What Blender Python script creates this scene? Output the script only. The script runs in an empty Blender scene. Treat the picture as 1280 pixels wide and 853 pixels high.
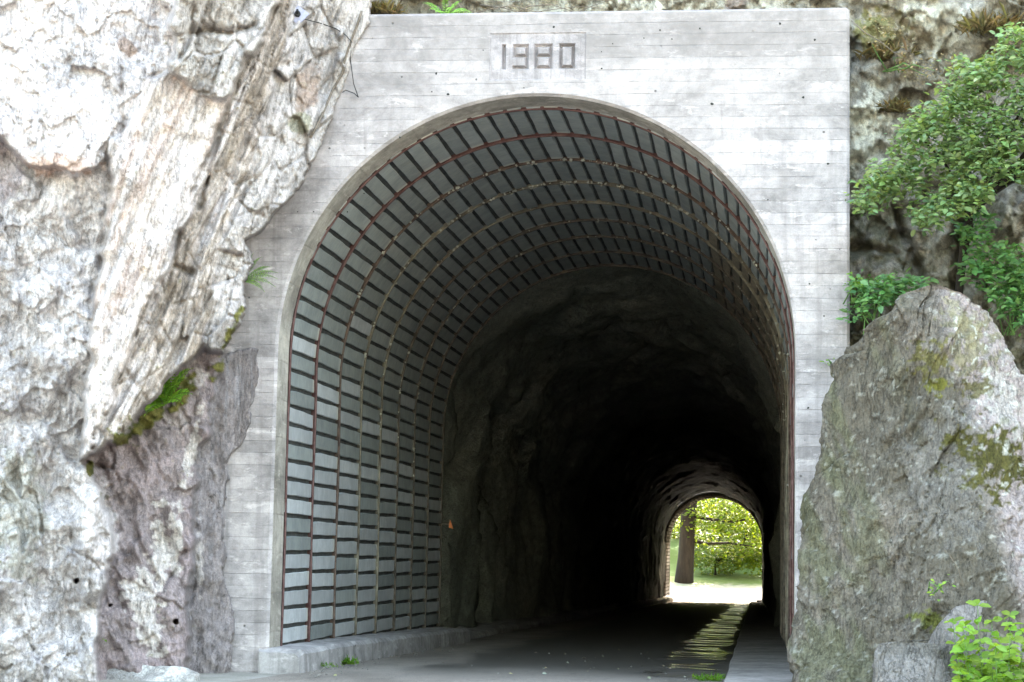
import bpy, math, random
import numpy as np
from mathutils import Matrix, Vector
R = math.radians
random.seed(7); RNG = np.random.default_rng(7)
scene = bpy.context.scene
COL = scene.collection

# ------------------------------------------------------------------ camera
FPX, PITCH, YAW, ROLL = 2453.0, 0.1052, 0.1249, 0.018
CAM = np.array([2.833, -24.656, 1.60])
_cp, _sp = math.cos(PITCH), math.sin(PITCH)
FW = np.array([-math.sin(YAW)*_cp, math.cos(YAW)*_cp, _sp])
_r = np.cross(FW, [0, 0, 1]); _r /= np.linalg.norm(_r); _u = np.cross(_r, FW)
RT = math.cos(ROLL)*_r + math.sin(ROLL)*_u
UP = -math.sin(ROLL)*_r + math.cos(ROLL)*_u
cam = bpy.data.cameras.new('camera'); cam.sensor_width = 36; cam.lens = FPX/1280*36
cam.clip_start = .1; cam.clip_end = 3000
camo = bpy.data.objects.new('camera', cam); COL.objects.link(camo)
camo.matrix_world = Matrix(((RT[0], UP[0], -FW[0], CAM[0]), (RT[1], UP[1], -FW[1], CAM[1]), (RT[2], UP[2], -FW[2], CAM[2]), (0, 0, 0, 1)))
scene.camera = camo

# ------------------------------------------------------------------ sky, sun, exposure
SUN_EL, SUN_AZ = 40, 14       # azimuth measured from +Y (down the tunnel) towards +X
world = bpy.data.worlds.new('World'); scene.world = world; world.use_nodes = True
wn = world.node_tree.nodes; wl = world.node_tree.links
sky = wn.new('ShaderNodeTexSky'); sky.sky_type = 'NISHITA'; sky.sun_disc = False
sky.sun_elevation = R(SUN_EL); sky.sun_rotation = R(SUN_AZ)
sky.air_density = 2.2; sky.dust_density = 10.0; sky.ozone_density = 0.3; sky.altitude = 600
wn['Background'].inputs['Strength'].default_value = 0.15
wl.new(sky.outputs[0], wn['Background'].inputs['Color'])
sl = bpy.data.lights.new('sun', 'SUN'); sl.energy = 3.5; sl.angle = R(.5); sl.color = (1, .95, .86)
so = bpy.data.objects.new('sun', sl); COL.objects.link(so)
_d = Vector((math.sin(R(SUN_AZ))*math.cos(R(SUN_EL)), math.cos(R(SUN_AZ))*math.cos(R(SUN_EL)), math.sin(R(SUN_EL))))
so.rotation_euler = _d.to_track_quat('Z', 'Y').to_euler()
vs = scene.view_settings
scene.display_settings.display_device = 'sRGB'
vs.view_transform = 'Standard'; vs.look = 'None'; vs.gamma = 1; vs.use_curve_mapping = False
vs.exposure = 3.75
scene.cycles.use_denoising = True
scene.cycles.max_bounces = 10; scene.cycles.diffuse_bounces = 6; scene.cycles.transparent_max_bounces = 8

# ------------------------------------------------------------------ numeric helpers
def at(px, py, Y):
    """point on the plane y=Y that the photograph (1280 px wide) shows at px,py"""
    d = FW*FPX + RT*(px-640) + UP*(426.5-py)
    return CAM + d*((Y-CAM[1])/d[1])
def at_np(px, py, Y):
    d = FW[None]*FPX + RT[None]*(px-640)[:, None] + UP[None]*(426.5-py)[:, None]
    return CAM[None] + d*((Y-CAM[1])/d[:, 1])[:, None]
def atg(px, py, z=0.0):
    d = FW*FPX + RT*(px-640) + UP*(426.5-py)
    return CAM + d*((z-CAM[2])/d[2])
def proj(P):
    d = np.asarray(P, float) - CAM
    z = d @ FW
    return np.stack([640 + FPX*(d @ RT)/z, 426.5 - FPX*(d @ UP)/z], -1)
def h3(i, j, k, seed=0):
    with np.errstate(over='ignore'):
        n = (i.astype(np.int64)*374761393 + j.astype(np.int64)*668265263 + k.astype(np.int64)*2147483647 + seed*974634777) & 0xffffffff
        n = ((n ^ (n >> 13))*1274126177) & 0xffffffff
        n = ((n ^ (n >> 16))*2246822519) & 0xffffffff
        n = n ^ (n >> 13)
    return (n & 0xffffff)/float(0xffffff)
def vnoise(x, y, z=None, seed=0):
    if z is None: z = np.zeros_like(x)
    xi, yi, zi = np.floor(x), np.floor(y), np.floor(z)
    fx, fy, fz = x-xi, y-yi, z-zi
    fx = fx*fx*(3-2*fx); fy = fy*fy*(3-2*fy); fz = fz*fz*(3-2*fz)
    o = 0
    for a in (0, 1):
        for b in (0, 1):
            for c in (0, 1):
                o = o + h3(xi+a, yi+b, zi+c, seed)*(fx if a else 1-fx)*(fy if b else 1-fy)*(fz if c else 1-fz)
    return o*2-1
def fbm(x, y, z=None, o=4, seed=0, g=.5):
    s = 0; a = 1
    for i in range(o):
        s = s + a*vnoise(x*2**i, y*2**i, None if z is None else z*2**i, seed+i); a *= g
    return s
def ridge(x, y, o=3, seed=0):
    s = 0; a = 1
    for i in range(o):
        s = s + a*(1-2*np.abs(vnoise(x*2**i, y*2**i, None, seed+i))); a *= .5
    return s
def cells(x, y, seed=0, tilt=.6):
    """jagged slabs: every Voronoi cell has its own height and tilt; also the gap to the cell edge"""
    xi, yi = np.floor(x), np.floor(y)
    d1 = np.full_like(x, 9.); d2 = np.full_like(x, 9.); val = np.zeros_like(x)
    for a in (-1, 0, 1):
        for b in (-1, 0, 1):
            cx, cy = xi+a, yi+b; zz = np.zeros_like(cx)
            px = cx+h3(cx, cy, zz, seed); py = cy+h3(cx, cy, zz, seed+1)
            d = np.hypot(x-px, y-py)
            v = h3(cx, cy, zz, seed+2)*2-1 + tilt*((x-px)*(h3(cx, cy, zz, seed+3)*2-1)+(y-py)*(h3(cx, cy, zz, seed+4)*2-1))
            m = d < d1
            d2 = np.where(m, d1, np.minimum(d2, d)); val = np.where(m, v, val); d1 = np.where(m, d, d1)
    return val, d2-d1
def inpoly(u, v, poly):
    c = np.zeros(u.shape, bool); n = len(poly)
    for i in range(n):
        x0, y0 = poly[i]; x1, y1 = poly[(i+1) % n]
        if y0 == y1: continue
        m = (y0 > v) != (y1 > v)
        c ^= m & (u < (x1-x0)*(v-y0)/(y1-y0)+x0)
    return c
def dline(u, v, pl):
    d = np.full(u.shape, 1e9)
    for (x0, y0), (x1, y1) in zip(pl[:-1], pl[1:]):
        dx, dy = x1-x0, y1-y0; L = dx*dx+dy*dy
        t = np.clip(((u-x0)*dx+(v-y0)*dy)/L, 0, 1)
        d = np.minimum(d, np.hypot(u-x0-t*dx, v-y0-t*dy))
    return d
def blur(a, n=1):
    for _ in range(n):
        b = np.pad(a, 1, mode='edge')
        a = (b[1:-1, 1:-1]*4+b[:-2, 1:-1]*2+b[2:, 1:-1]*2+b[1:-1, :-2]*2+b[1:-1, 2:]*2+b[:-2, :-2]+b[2:, 2:]+b[:-2, 2:]+b[2:, :-2])/16
    return a
def lerp(a, b, m): return a+(b-a)*np.asarray(m)[..., None]
def ss(x, a, b):
    t = np.clip((x-a)/(b-a), 0, 1); return t*t*(3-2*t)

# ------------------------------------------------------------------ object helpers
def obj(name, me, mat=None, parent=None):
    o = bpy.data.objects.new(name, me); COL.objects.link(o)
    if mat is not None and not me.materials: me.materials.append(mat)
    if parent: o.parent = parent
    return o
def tag(o, label=None, cat=None, group=None, kind=None):
    if label: o['label'] = label
    if cat: o['category'] = cat
    if group: o['group'] = group
    if kind: o['kind'] = kind
    return o
def thing(name, label, cat, loc=(0, 0, 0), group=None):
    o = bpy.data.objects.new(name, None); COL.objects.link(o); o.location = loc; o.empty_display_size = .2
    return tag(o, label, cat, group)
def mesh_np(name, V, F, smooth=True, col=None):
    """mesh from arrays; F is (n,4) or (n,3)"""
    me = bpy.data.meshes.new(name)
    V = np.asarray(V, np.float32); F = np.asarray(F, np.int32)
    n, k = F.shape
    me.vertices.add(len(V)); me.vertices.foreach_set('co', V.ravel())
    me.loops.add(n*k); me.loops.foreach_set('vertex_index', F.ravel())
    me.polygons.add(n); me.polygons.foreach_set('loop_start', np.arange(0, n*k, k, dtype=np.int32))
    me.polygons.foreach_set('loop_total', np.full(n, k, np.int32))
    if smooth: me.polygons.foreach_set('use_smooth', np.ones(n, bool))
    me.update(calc_edges=True); me.validate()
    if col is not None:
        a = me.color_attributes.new('Col', 'FLOAT_COLOR', 'POINT')
        c = np.ones((len(V), 4), np.float32); c[:, :3] = col; a.data.foreach_set('color', c.ravel())
    return me
def grid_faces(ny, nx, keep=None, closed=False):
    i = np.arange(ny-1)[:, None]*nx + np.arange(nx-1)[None]
    f = np.stack([i, i+1, i+nx+1, i+nx], -1).reshape(-1, 4)
    if closed:
        j = np.arange(ny-1)*nx
        f = np.concatenate([f, np.stack([j+nx-1, j, j+nx, j+2*nx-1], -1)])
    if keep is not None: f = f[keep]
    return f
class MB:
    """collects simple solids into one mesh"""
    def __init__(s): s.v = []; s.f = []
    def add(s, vs, fs):
        b = len(s.v); s.v += [tuple(map(float, p)) for p in vs]; s.f += [tuple(b+i for i in f) for f in fs]; return s
    def box(s, a, b, M=None):
        (x0, y0, z0), (x1, y1, z1) = a, b
        vs = [(x0, y0, z0), (x1, y0, z0), (x1, y1, z0), (x0, y1, z0), (x0, y0, z1), (x1, y0, z1), (x1, y1, z1), (x0, y1, z1)]
        if M is not None: vs = [M @ Vector(p) for p in vs]
        return s.add(vs, [(0, 3, 2, 1), (4, 5, 6, 7), (0, 1, 5, 4), (1, 2, 6, 5), (2, 3, 7, 6), (3, 0, 4, 7)])
    def tube(s, pts, rad, n=7, cap=True):
        pts = [Vector(p) for p in pts]; rad = rad if hasattr(rad, '__len__') else [rad]*len(pts)
        b = len(s.v)
        for i, p in enumerate(pts):
            t = (pts[min(i+1, len(pts)-1)]-pts[max(i-1, 0)]).normalized()
            q = t.to_track_quat('Z', 'Y')
            for k in range(n):
                a = 2*math.pi*k/n
                s.v.append(tuple(p+q @ Vector((math.cos(a)*rad[i], math.sin(a)*rad[i], 0))))
        for i in range(len(pts)-1):
            for k in range(n):
                s.f.append((b+i*n+k, b+i*n+(k+1) % n, b+(i+1)*n+(k+1) % n, b+(i+1)*n+k))
        if cap:
            s.f.append(tuple(b+k for k in range(n))[::-1]); s.f.append(tuple(b+(len(pts)-1)*n+k for k in range(n)))
        return s
    def mesh(s, name, smooth=False):
        me = bpy.data.meshes.new(name); me.from_pydata(s.v, [], s.f)
        if smooth: me.polygons.foreach_set('use_smooth', np.ones(len(me.polygons), bool))
        me.update(); return me
    def build(s, name, mat, parent=None, smooth=False):
        return obj(name, s.mesh(name, smooth), mat, parent)

# ------------------------------------------------------------------ materials
class NT:
    def __init__(s, name):
        s.m = bpy.data.materials.new(name); s.m.use_nodes = True; s.t = s.m.node_tree; s.n = s.t.nodes
        s.b = s.n['Principled BSDF']; s.out = s.n['Material Output']
        s.co = s.n.new('ShaderNodeTexCoord')
    def lk(s, a, b): s.t.links.new(a, b)
    def mapping(s, scale=(1, 1, 1), rot=(0, 0, 0), src='Object'):
        m = s.n.new('ShaderNodeMapping'); m.inputs['Scale'].default_value = scale; m.inputs['Rotation'].default_value = rot
        s.lk(s.co.outputs[src], m.inputs['Vector']); return m.outputs[0]
    def noise(s, vec, scale, detail=4, rough=.55, dist=0):
        n = s.n.new('ShaderNodeTexNoise'); n.inputs['Scale'].default_value = scale; n.inputs['Detail'].default_value = detail
        n.inputs['Roughness'].default_value = rough; n.inputs['Distortion'].default_value = dist
        s.lk(vec, n.inputs['Vector']); return n.outputs['Fac']
    def voro(s, vec, scale, feat='F1', out='Distance'):
        n = s.n.new('ShaderNodeTexVoronoi'); n.feature = feat; n.inputs['Scale'].default_value = scale
        s.lk(vec, n.inputs['Vector']); return n.outputs[out]
    def ramp(s, fac, stops, mode='LINEAR'):
        r = s.n.new('ShaderNodeValToRGB'); r.color_ramp.interpolation = mode; e = r.color_ramp.elements
        while len(e) < len(stops): e.new(.5)
        for k, (p, c) in enumerate(stops):
            e[k].position = p; c = (c, c, c) if not hasattr(c, '__len__') else c; e[k].color = (*c, 1)
        s.lk(fac, r.inputs['Fac']); return r.outputs['Color']
    def mix(s, fac, a, b, mode='MIX'):
        m = s.n.new('ShaderNodeMix'); m.data_type = 'RGBA'; m.blend_type = mode
        for sock, v in ((m.inputs[0], fac), (m.inputs[6], a), (m.inputs[7], b)):
            if hasattr(v, 'node'): s.lk(v, sock)
            elif hasattr(v, '__len__'): sock.default_value = (*v, 1)
            else: sock.default_value = v if sock == m.inputs[0] else (v, v, v, 1)
        return m.outputs[2]
    def math(s, op, a, b=0., c=None):
        m = s.n.new('ShaderNodeMath'); m.operation = op
        for k, v in enumerate((a, b) if c is None else (a, b, c)):
            if hasattr(v, 'node'): s.lk(v, m.inputs[k])
            else: m.inputs[k].default_value = v
        return m.outputs[0]
    def sep(s, vec):
        x = s.n.new('ShaderNodeSeparateXYZ'); s.lk(vec, x.inputs[0]); return x.outputs
    def white(s, val):
        w = s.n.new('ShaderNodeTexWhiteNoise'); w.noise_dimensions = '1D'; s.lk(val, w.inputs['W']); return w.outputs['Value']
    def attr(s, name='Col'):
        a = s.n.new('ShaderNodeAttribute'); a.attribute_name = name; return a.outputs['Color']
    def bump(s, h, strength=.5, dist=.02, prev=None):
        b = s.n.new('ShaderNodeBump'); b.inputs['Strength'].default_value = strength; b.inputs['Distance'].default_value = dist
        s.lk(h, b.inputs['Height'])
        if prev is not None: s.lk(prev, b.inputs['Normal'])
        return b.outputs['Normal']
    def fin(s, col=None, rough=.85, normal=None, spec=.3, metal=0.):
        for sock, v in (('Base Color', col), ('Roughness', rough), ('Metallic', metal), ('Specular IOR Level', spec)):
            if v is None: continue
            if hasattr(v, 'node'): s.lk(v, s.b.inputs[sock])
            elif hasattr(v, '__len__'): s.b.inputs[sock].default_value = (*v, 1)
            else: s.b.inputs[sock].default_value = v
        if normal is not None: s.lk(normal, s.b.inputs['Normal'])
        return s.m

def mat_rock(name, rot=(0, 0, 0), stretch=(1, 1, 1), amp=.35, bump=.6, rough=.9, spec=.25):
    t = NT(name); v = t.mapping(stretch, rot); w = t.mapping()
    a = t.attr()
    n1 = t.noise(v, 5, 8, .65); n2 = t.noise(w, 38, 6, .7); n3 = t.noise(v, 17, 6, .7, .6)
    k1 = t.ramp(n1, [(.3, 1-amp), (.7, 1+amp*.6)]); k2 = t.ramp(n2, [(.34, 1-amp*1.2), (.55, 1.), (.68, 1+amp*.8)])
    c = t.mix(1, a, k1, 'MULTIPLY'); c = t.mix(1, c, k2, 'MULTIPLY')
    hue = t.ramp(n3, [(.35, (1.0, .965, .93)), (.65, (.97, 1.0, 1.02))]); c = t.mix(1, c, hue, 'MULTIPLY')
    specks = t.ramp(t.voro(w, 55), [(.05, .62), (.14, 1.)]); c = t.mix(.6, c, specks, 'MULTIPLY')
    def lines(vec, sc, wid):
        a_ = t.math('ABSOLUTE', t.math('SUBTRACT', t.noise(vec, sc, 7, .62, .4), .5)); return t.ramp(a_, [(0., 0.), (wid, 1.)])
    l1 = lines(v, 2.2, .012); l2 = lines(v, 6.5, .02); gate = t.ramp(t.noise(w, 1.7, 4, .6), [(.42, 0.), (.58, 1.)])
    lm = t.mix(gate, (1, 1, 1), l1); lm = t.mix(1, lm, t.mix(.6, (1, 1, 1), l2), 'MULTIPLY')
    c = t.mix(1, c, t.mix(.52, (1, 1, 1), lm), 'MULTIPLY')
    nb = t.bump(n3, bump, .05); nb = t.bump(n2, bump, .02, nb); nb = t.bump(lm, .7, .02, nb)
    return t.fin(c, rough, nb, spec)

def mat_concrete(name, base, boards=True, dirt=.5, tint=(1, 1, 1), bumpk=.5, darktop=None, pitch=.155):
    t = NT(name); w = t.mapping()
    x, y, z = t.sep(w)
    c1 = tuple(base*q for q in tint)
    n = t.noise(t.mapping((1, 1, 1.5)), 1.1, 8, .68, .5); n2 = t.noise(w, 7, 7, .68); n3 = t.noise(w, 60, 5, .7)
    col = t.mix(t.ramp(n, [(.36, 0.), (.62, 1.)]), tuple(q*.66 for q in c1), tuple(min(.86, q*1.22) for q in c1))
    col = t.mix(1, col, t.ramp(n2, [(.3, .70), (.5, 1.0), (.72, 1.16)]), 'MULTIPLY')
    col = t.mix(.7, col, t.ramp(n3, [(.3, .8), (.7, 1.12)]), 'MULTIPLY')
    h = t.math('MULTIPLY', n2, .35)
    if boards:
        warp = t.math('MULTIPLY', t.noise(t.mapping((.35, 1, 1.4)), 1.2, 2), .05)
        zb = t.math('DIVIDE', t.math('ADD', z, warp), pitch)
        bid = t.math('FLOOR', zb); fr = t.math('FRACT', zb)
        tone = t.white(bid)
        col = t.mix(1, col, t.ramp(tone, [(0., .80), (1., 1.10)]), 'MULTIPLY')
        edge = t.math('MINIMUM', fr, t.math('SUBTRACT', 1., fr))
        lnoise = t.noise(t.mapping((1.6, 1, 4.7)), 1.7, 6, .75)
        line = t.math('MULTIPLY', t.ramp(t.math('ADD', edge, t.math('MULTIPLY', n3, .02)), [(.008, 1.), (.045, 0.)]), t.ramp(lnoise, [(.43, 0.), (.56, 1.)]))
        col = t.mix(t.math('MULTIPLY', line, .65), col, tuple(q*.5 for q in c1))
        grain = t.noise(t.mapping((1.2, 1, 26)), 3, 5, .6)
        col = t.mix(.6, col, t.ramp(grain, [(.3, .86), (.7, 1.08)]), 'MULTIPLY')
        h = t.math('ADD', h, t.math('MULTIPLY', grain, .35)); h = t.math('SUBTRACT', h, t.math('MULTIPLY', line, .8))
        h = t.math('ADD', h, t.math('MULTIPLY', tone, .5))
    st = t.noise(t.mapping((5, 5, .35)), 1.3, 5, .65)
    sm = t.ramp(st, [(.5, 0.), (.64, 1.)])
    if darktop is not None:
        zz = t.n.new('ShaderNodeMapRange'); zz.inputs[1].default_value = darktop[0]; zz.inputs[2].default_value = darktop[1]
        t.lk(t.math('ADD', z, t.math('MULTIPLY', t.noise(t.mapping((1, 1, .3)), 1.1, 5, .6), 1.6)), zz.inputs[0])
        sm = t.math('MAXIMUM', t.math('MULTIPLY', sm, .5), t.math('MULTIPLY', zz.outputs[0], t.ramp(t.noise(w, 2.3, 7, .7), [(.3, .35), (.62, 1.)])))
    wh = t.math('MULTIPLY', t.ramp(t.noise(t.mapping((1.6, 1.6, 4.5)), 1.5, 8, .72, .3), [(.56, 0.), (.66, 1.)]), .75)
    col = t.mix(wh, col, tuple(min(.8, q*1.6) for q in c1))
    col = t.mix(t.math('MULTIPLY', sm, dirt), col, tuple(q*.46*k for q, k in zip(c1, (1., .99, .97))))
    pv = t.voro(w, 5.5); pn = t.noise(w, 2.1, 3)
    pit = t.math('MULTIPLY', t.ramp(pv, [(.07, 1.), (.1, 0.)]), t.ramp(pn, [(.5, 0.), (.56, 1.)]))
    col = t.mix(t.math('MULTIPLY', pit, .8), col, tuple(q*.22 for q in c1))
    h = t.math('SUBTRACT', h, pit); h = t.math('ADD', h, t.math('MULTIPLY', n3, .2))
    return t.fin(col, .88, t.bump(h, bumpk, .015), .25)

def mat_plain(name, col, rough=.8, var=.25, scale=12, bump=.3, metal=0., spec=.3, stretch=(1, 1, 1), col2=None):
    t = NT(name); w = t.mapping(stretch)
    n = t.noise(w, scale, 6, .65)
    c = t.mix(t.ramp(n, [(.35, 0.), (.68, 1.)]), tuple(q*(1-var) for q in col), col2 or tuple(q*(1+var) for q in col))
    return t.fin(c, rough, t.bump(n, bump, .01), spec, metal)

def mat_leaf(name, c1, c2, trans=.35, rough=.5, objscale=9):
    t = NT(name); w = t.mapping()
    a = t.attr(); n = t.noise(w, objscale, 3, .6)
    c = t.mix(t.ramp(n, [(.3, 0.), (.7, 1.)]), c1, c2)
    c = t.mix(1, c, a, 'MULTIPLY')
    t.fin(c, rough, None, .35)
    tr = t.n.new('ShaderNodeBsdfTranslucent'); ms = t.n.new('ShaderNodeMixShader'); ms.inputs[0].default_value = trans
    hs = t.mix(1, c, (1.25, 1.2, .6), 'MULTIPLY'); t.lk(hs, tr.inputs[0])
    t.lk(t.b.outputs[0], ms.inputs[1]); t.lk(tr.outputs[0], ms.inputs[2]); t.lk(ms.outputs[0], t.out.inputs[0])
    return t.m

M = {}
STR = R(-22.3)   # dip of the strata in the facade plane
M['cliff'] = mat_rock('layered gneiss', (0, STR, 0), (2.6, 2.6, .45), .25, .55)
M['rock'] = mat_rock('grey gneiss', (0, R(18), 0), (1.8, 1.8, .6), .27, .7)
M['tunnel_rock'] = mat_rock('blasted tunnel rock', (0, 0, 0), (1, .6, 1), .35, .8, .75, .4)
M['concrete'] = mat_concrete('board marked concrete', .40, True, .85, (1, .91, .905), .7, (7.3, 9.3))
M['plaque'] = mat_concrete('date panel concrete', .30, False, .6, (1, .91, .925), .5)
M['soffit'] = mat_concrete('stained arch soffit concrete', .40, True, .45, (1, .91, .80), .5, None, .5)
M['plinth'] = mat_concrete('worn plinth concrete', .34, False, .5, (1, .94, .93), .9)
M['walk'] = mat_concrete('walkway concrete', .24, False, .5, (1, .92, .86), .7)

# ------------------------------------------------------------------ dimensions of the tunnel
W, ZS = 3.313, 4.0925            # half width and springing height of the portal opening
ZT, XR = 8.51, 3.98              # top and right edge of the portal wall
LF, ZF = 117.5, -1.92            # far portal
def zg(y): return ZF*np.clip(np.asarray(y, float)/LF, 0, 1)
def arch(rad, n=48, z0=0., zs=ZS, left_first=True):
    """points (x,z) up the left jamb, over the arch, down the right jamb"""
    k = max(4, int((zs-z0)/.25))
    p = [(-rad, z0+(zs-z0)*i/k) for i in range(k)]
    p += [(-rad*math.cos(math.pi*i/n), zs+rad*math.sin(math.pi*i/n)) for i in range(n+1)]
    p += [(rad, zs-(zs-z0)*(i+1)/k) for i in range(k)]
    return p

# ================================================================== THE SETTING
# ------------------------------------------------------------------ ground, road
def mat_ground():
    t = NT('earth and gravel'); w = t.mapping()
    n = t.noise(w, 1.5, 6, .6); n2 = t.noise(w, 30, 5, .7)
    c = t.mix(t.ramp(n, [(.35, 0.), (.65, 1.)]), (.26, .245, .21), (.38, .36, .32))
    c = t.mix(1, c, t.ramp(n2, [(.3, .7), (.7, 1.15)]), 'MULTIPLY')
    x, y, z = t.sep(w); mr = t.n.new('ShaderNodeMapRange'); mr.inputs[1].default_value = LF+6; mr.inputs[2].default_value = LF+9
    t.lk(t.math('ADD', y, t.math('MULTIPLY', t.math('SUBTRACT', n, .5), 6.)), mr.inputs[0])
    g = t.mix(t.ramp(n2, [(.3, 0.), (.7, 1.)]), (.035, .065, .012), (.10, .15, .03)); c = t.mix(mr.outputs[0], c, g)
    return t.fin(c, .95, t.bump(n2, .6, .02))
def mat_road():
    t = NT('wet and dry asphalt'); w = t.mapping(); x, y, z = t.sep(w)
    grit = t.noise(w, 55, 5, .75); big = t.noise(t.mapping((1, .45, 1)), .8, 5, .6, .3)
    # damp band: the middle of the road from the portal inwards, dry strip along the left plinth and at the front
    edge = t.math('ADD', x, t.math('MULTIPLY', t.math('SUBTRACT', big, .5), 2.6))
    inn = t.n.new('ShaderNodeMapRange'); inn.inputs[1].default_value = -1.0; inn.inputs[2].default_value = 3.0
    t.lk(t.math('ADD', y, t.math('MULTIPLY', t.math('SUBTRACT', big, .5), 9.)), inn.inputs[0])
    a = t.n.new('ShaderNodeMapRange'); a.inputs[1].default_value = -1.75; a.inputs[2].default_value = -1.45; t.lk(edge, a.inputs[0])
    damp = t.math('MULTIPLY', a.outputs[0], inn.outputs[0])
    out = t.n.new('ShaderNodeMapRange'); out.inputs[1].default_value = LF-4; out.inputs[2].default_value = LF-1; out.inputs[3].default_value = 1; out.inputs[4].default_value = 0
    t.lk(y, out.inputs[0]); damp = t.math('MULTIPLY', damp, out.outputs[0])
    # the gutter along the walkway where the water stands
    wx = t.math('ABSOLUTE', t.math('SUBTRACT', t.math('ADD', x, t.math('MULTIPLY', t.math('SUBTRACT', t.noise(t.mapping((.6, .22, 1)), 1.4, 3), .5), .9)), 1.88))
    g = t.n.new('ShaderNodeMapRange'); g.inputs[1].default_value = .36; g.inputs[2].default_value = .58; g.inputs[3].default_value = 1; g.inputs[4].default_value = 0
    t.lk(wx, g.inputs[0])
    gut = t.math('MULTIPLY', t.math('MULTIPLY', g.outputs[0], damp), t.ramp(t.noise(t.mapping((.5, 1.4, 1)), 1.6, 4, .6), [(.42, 0.), (.54, 1.)]))
    dry = t.mix(t.ramp(big, [(.35, 0.), (.7, 1.)]), (.14, .118, .098), (.27, .235, .20))
    dry = t.mix(1, dry, t.ramp(grit, [(.32, .5), (.68, 1.4)]), 'MULTIPLY')
    ck = t.ramp(t.math('ABSOLUTE', t.math('SUBTRACT', t.noise(t.mapping((1, .8, 1)), 1.3, 7, .6, .6), .5)), [(0., .35), (.008, 1.)]); dry = t.mix(.8, dry, ck, 'MULTIPLY')
    wet = t.mix(t.ramp(grit, [(.4, 0.), (.75, 1.)]), (.05, .044, .037), (.13, .115, .095))
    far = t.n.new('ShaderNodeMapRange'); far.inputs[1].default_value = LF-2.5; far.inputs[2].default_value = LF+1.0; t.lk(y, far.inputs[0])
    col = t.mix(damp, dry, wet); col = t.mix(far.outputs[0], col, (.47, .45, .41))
    rough = t.math('SUBTRACT', .88, t.math('MULTIPLY', damp, .22))
    rough = t.math('SUBTRACT', rough, t.math('MULTIPLY', gut, .56))
    rip = t.noise(t.mapping((1., 2.2, 1)), 5, 6, .62, .8)
    bm = t.n.new('ShaderNodeBump'); bm.inputs['Distance'].default_value = .006
    t.lk(t.math('SUBTRACT', .55, t.math('MULTIPLY', gut, .50)), bm.inputs['Strength']); t.lk(grit, bm.inputs['Height'])
    bm2 = t.bump(rip, .22, .02, bm.outputs[0])
    return t.fin(col, rough, bm2, .5)
M['ground'] = mat_ground(); M['road'] = mat_road()

ys = np.concatenate([np.linspace(-600, -40, 8), np.linspace(-30, -1, 20), np.linspace(0, LF, 40), np.linspace(LF+1, LF+60, 50), np.linspace(LF+70, 900, 8)])
xs = np.concatenate([np.linspace(-600, -30, 8), np.linspace(-25, 25, 70), np.linspace(30, 600, 8)])
gx, gy = np.meshgrid(xs, ys)
gz = zg(gy) - .03
beyond = np.clip(gy-LF-12-1.2*fbm(gx*.25, gy*.25, o=3, seed=5), 0, 80)
rise = 0.10*beyond**1.28 + ss(-gx+0*gy, 1, 12)*np.clip(gy-LF-2, 0, 8)*.12
rise = rise + .155*np.clip(gy-LF-.8, 0, 9)+.10*np.clip(gy-LF-9.8, 0, 8)
gz = gz + np.where(gy > LF, rise + .12*fbm(gx*.6, gy*.6, o=3, seed=9)*np.clip(beyond, 0, 1), 0) - np.clip(gy-400, 0, 500)*.0
ground = obj('ground', mesh_np('ground', np.stack([gx, gy, gz], -1).reshape(-1, 3), grid_faces(*gx.shape)), M['ground']); tag(ground, kind='structure')

ys = np.linspace(-60, LF+.75, 190); xs = np.linspace(-2.95, 2.45, 19)
gx, gy = np.meshgrid(xs, ys)
xx = np.where(gy < -0.2, gx*(1+np.clip(-gy, 0, 12)*.05), gx); xx = np.where(gy > LF, gx*(1+np.clip(gy-LF, 0, 9)*.35), xx)
gz = zg(gy) - .012 + .02*np.cos(gx/2.9*1.5) + .008*fbm(gx*1.1, gy*.7, o=3, seed=2)
road = obj('road', mesh_np('road', np.stack([xx, gy, gz], -1).reshape(-1, 3), grid_faces(*gx.shape)), M['road']); tag(road, kind='structure')

# raised walkway along the right wall
ys = np.linspace(-2.2, LF+.5, 80); prof = [(2.46, -.2), (2.465, .055), (2.49, .075), (2.9, .085), (3.45, .095)]
V = [(x+.01*math.sin(y*3.1), y, z+float(zg(y))) for y in ys for x, z in prof]
walk = obj('walkway', mesh_np('walkway', V, grid_faces(len(ys), len(prof)), False), M['walk']); tag(walk, kind='structure')

# ------------------------------------------------------------------ hill over the tunnel
ys = np.array([1.7, 2.6, 4, 7, 12, 18, 26, 40, 60, 80, 95, 105, 111, 114.5, 116.2])
hz = np.array([8.2, 11.5, 15, 22, 32, 42, 53, 64, 67, 60, 46, 31, 18, 10.5, 7.2])
xs = np.concatenate([np.linspace(-120, -12, 12), np.linspace(-10, 10, 21), np.linspace(12, 120, 12)])
gx, gy = np.meshgrid(xs, ys)
gz = np.repeat(hz[:, None], len(xs), 1)*(1-.35*ss(np.abs(gx), 50, 120)) + 2*fbm(gx*.12, gy*.12, o=3, seed=3)*np.clip((gy-3)/10, 0, 1)
gy2 = gy + np.where(gy < 20, -6.5*ss(-gx, 4.2, 9)*(1-gy/22), 0)
t = NT('hillside turf and rock'); w = t.mapping(); nn = t.noise(w, .6, 6, .65)
M['hill'] = t.fin(t.mix(t.ramp(nn, [(.4, 0.), (.6, 1.)]), (.06, .09, .03), (.22, .21, .17)), .95, t.bump(nn, .6, .3))
hill = obj('hill', mesh_np('hill', np.stack([gx, gy2, gz], -1).reshape(-1, 3), grid_faces(*gx.shape)), M['hill']); tag(hill, kind='structure')

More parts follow.
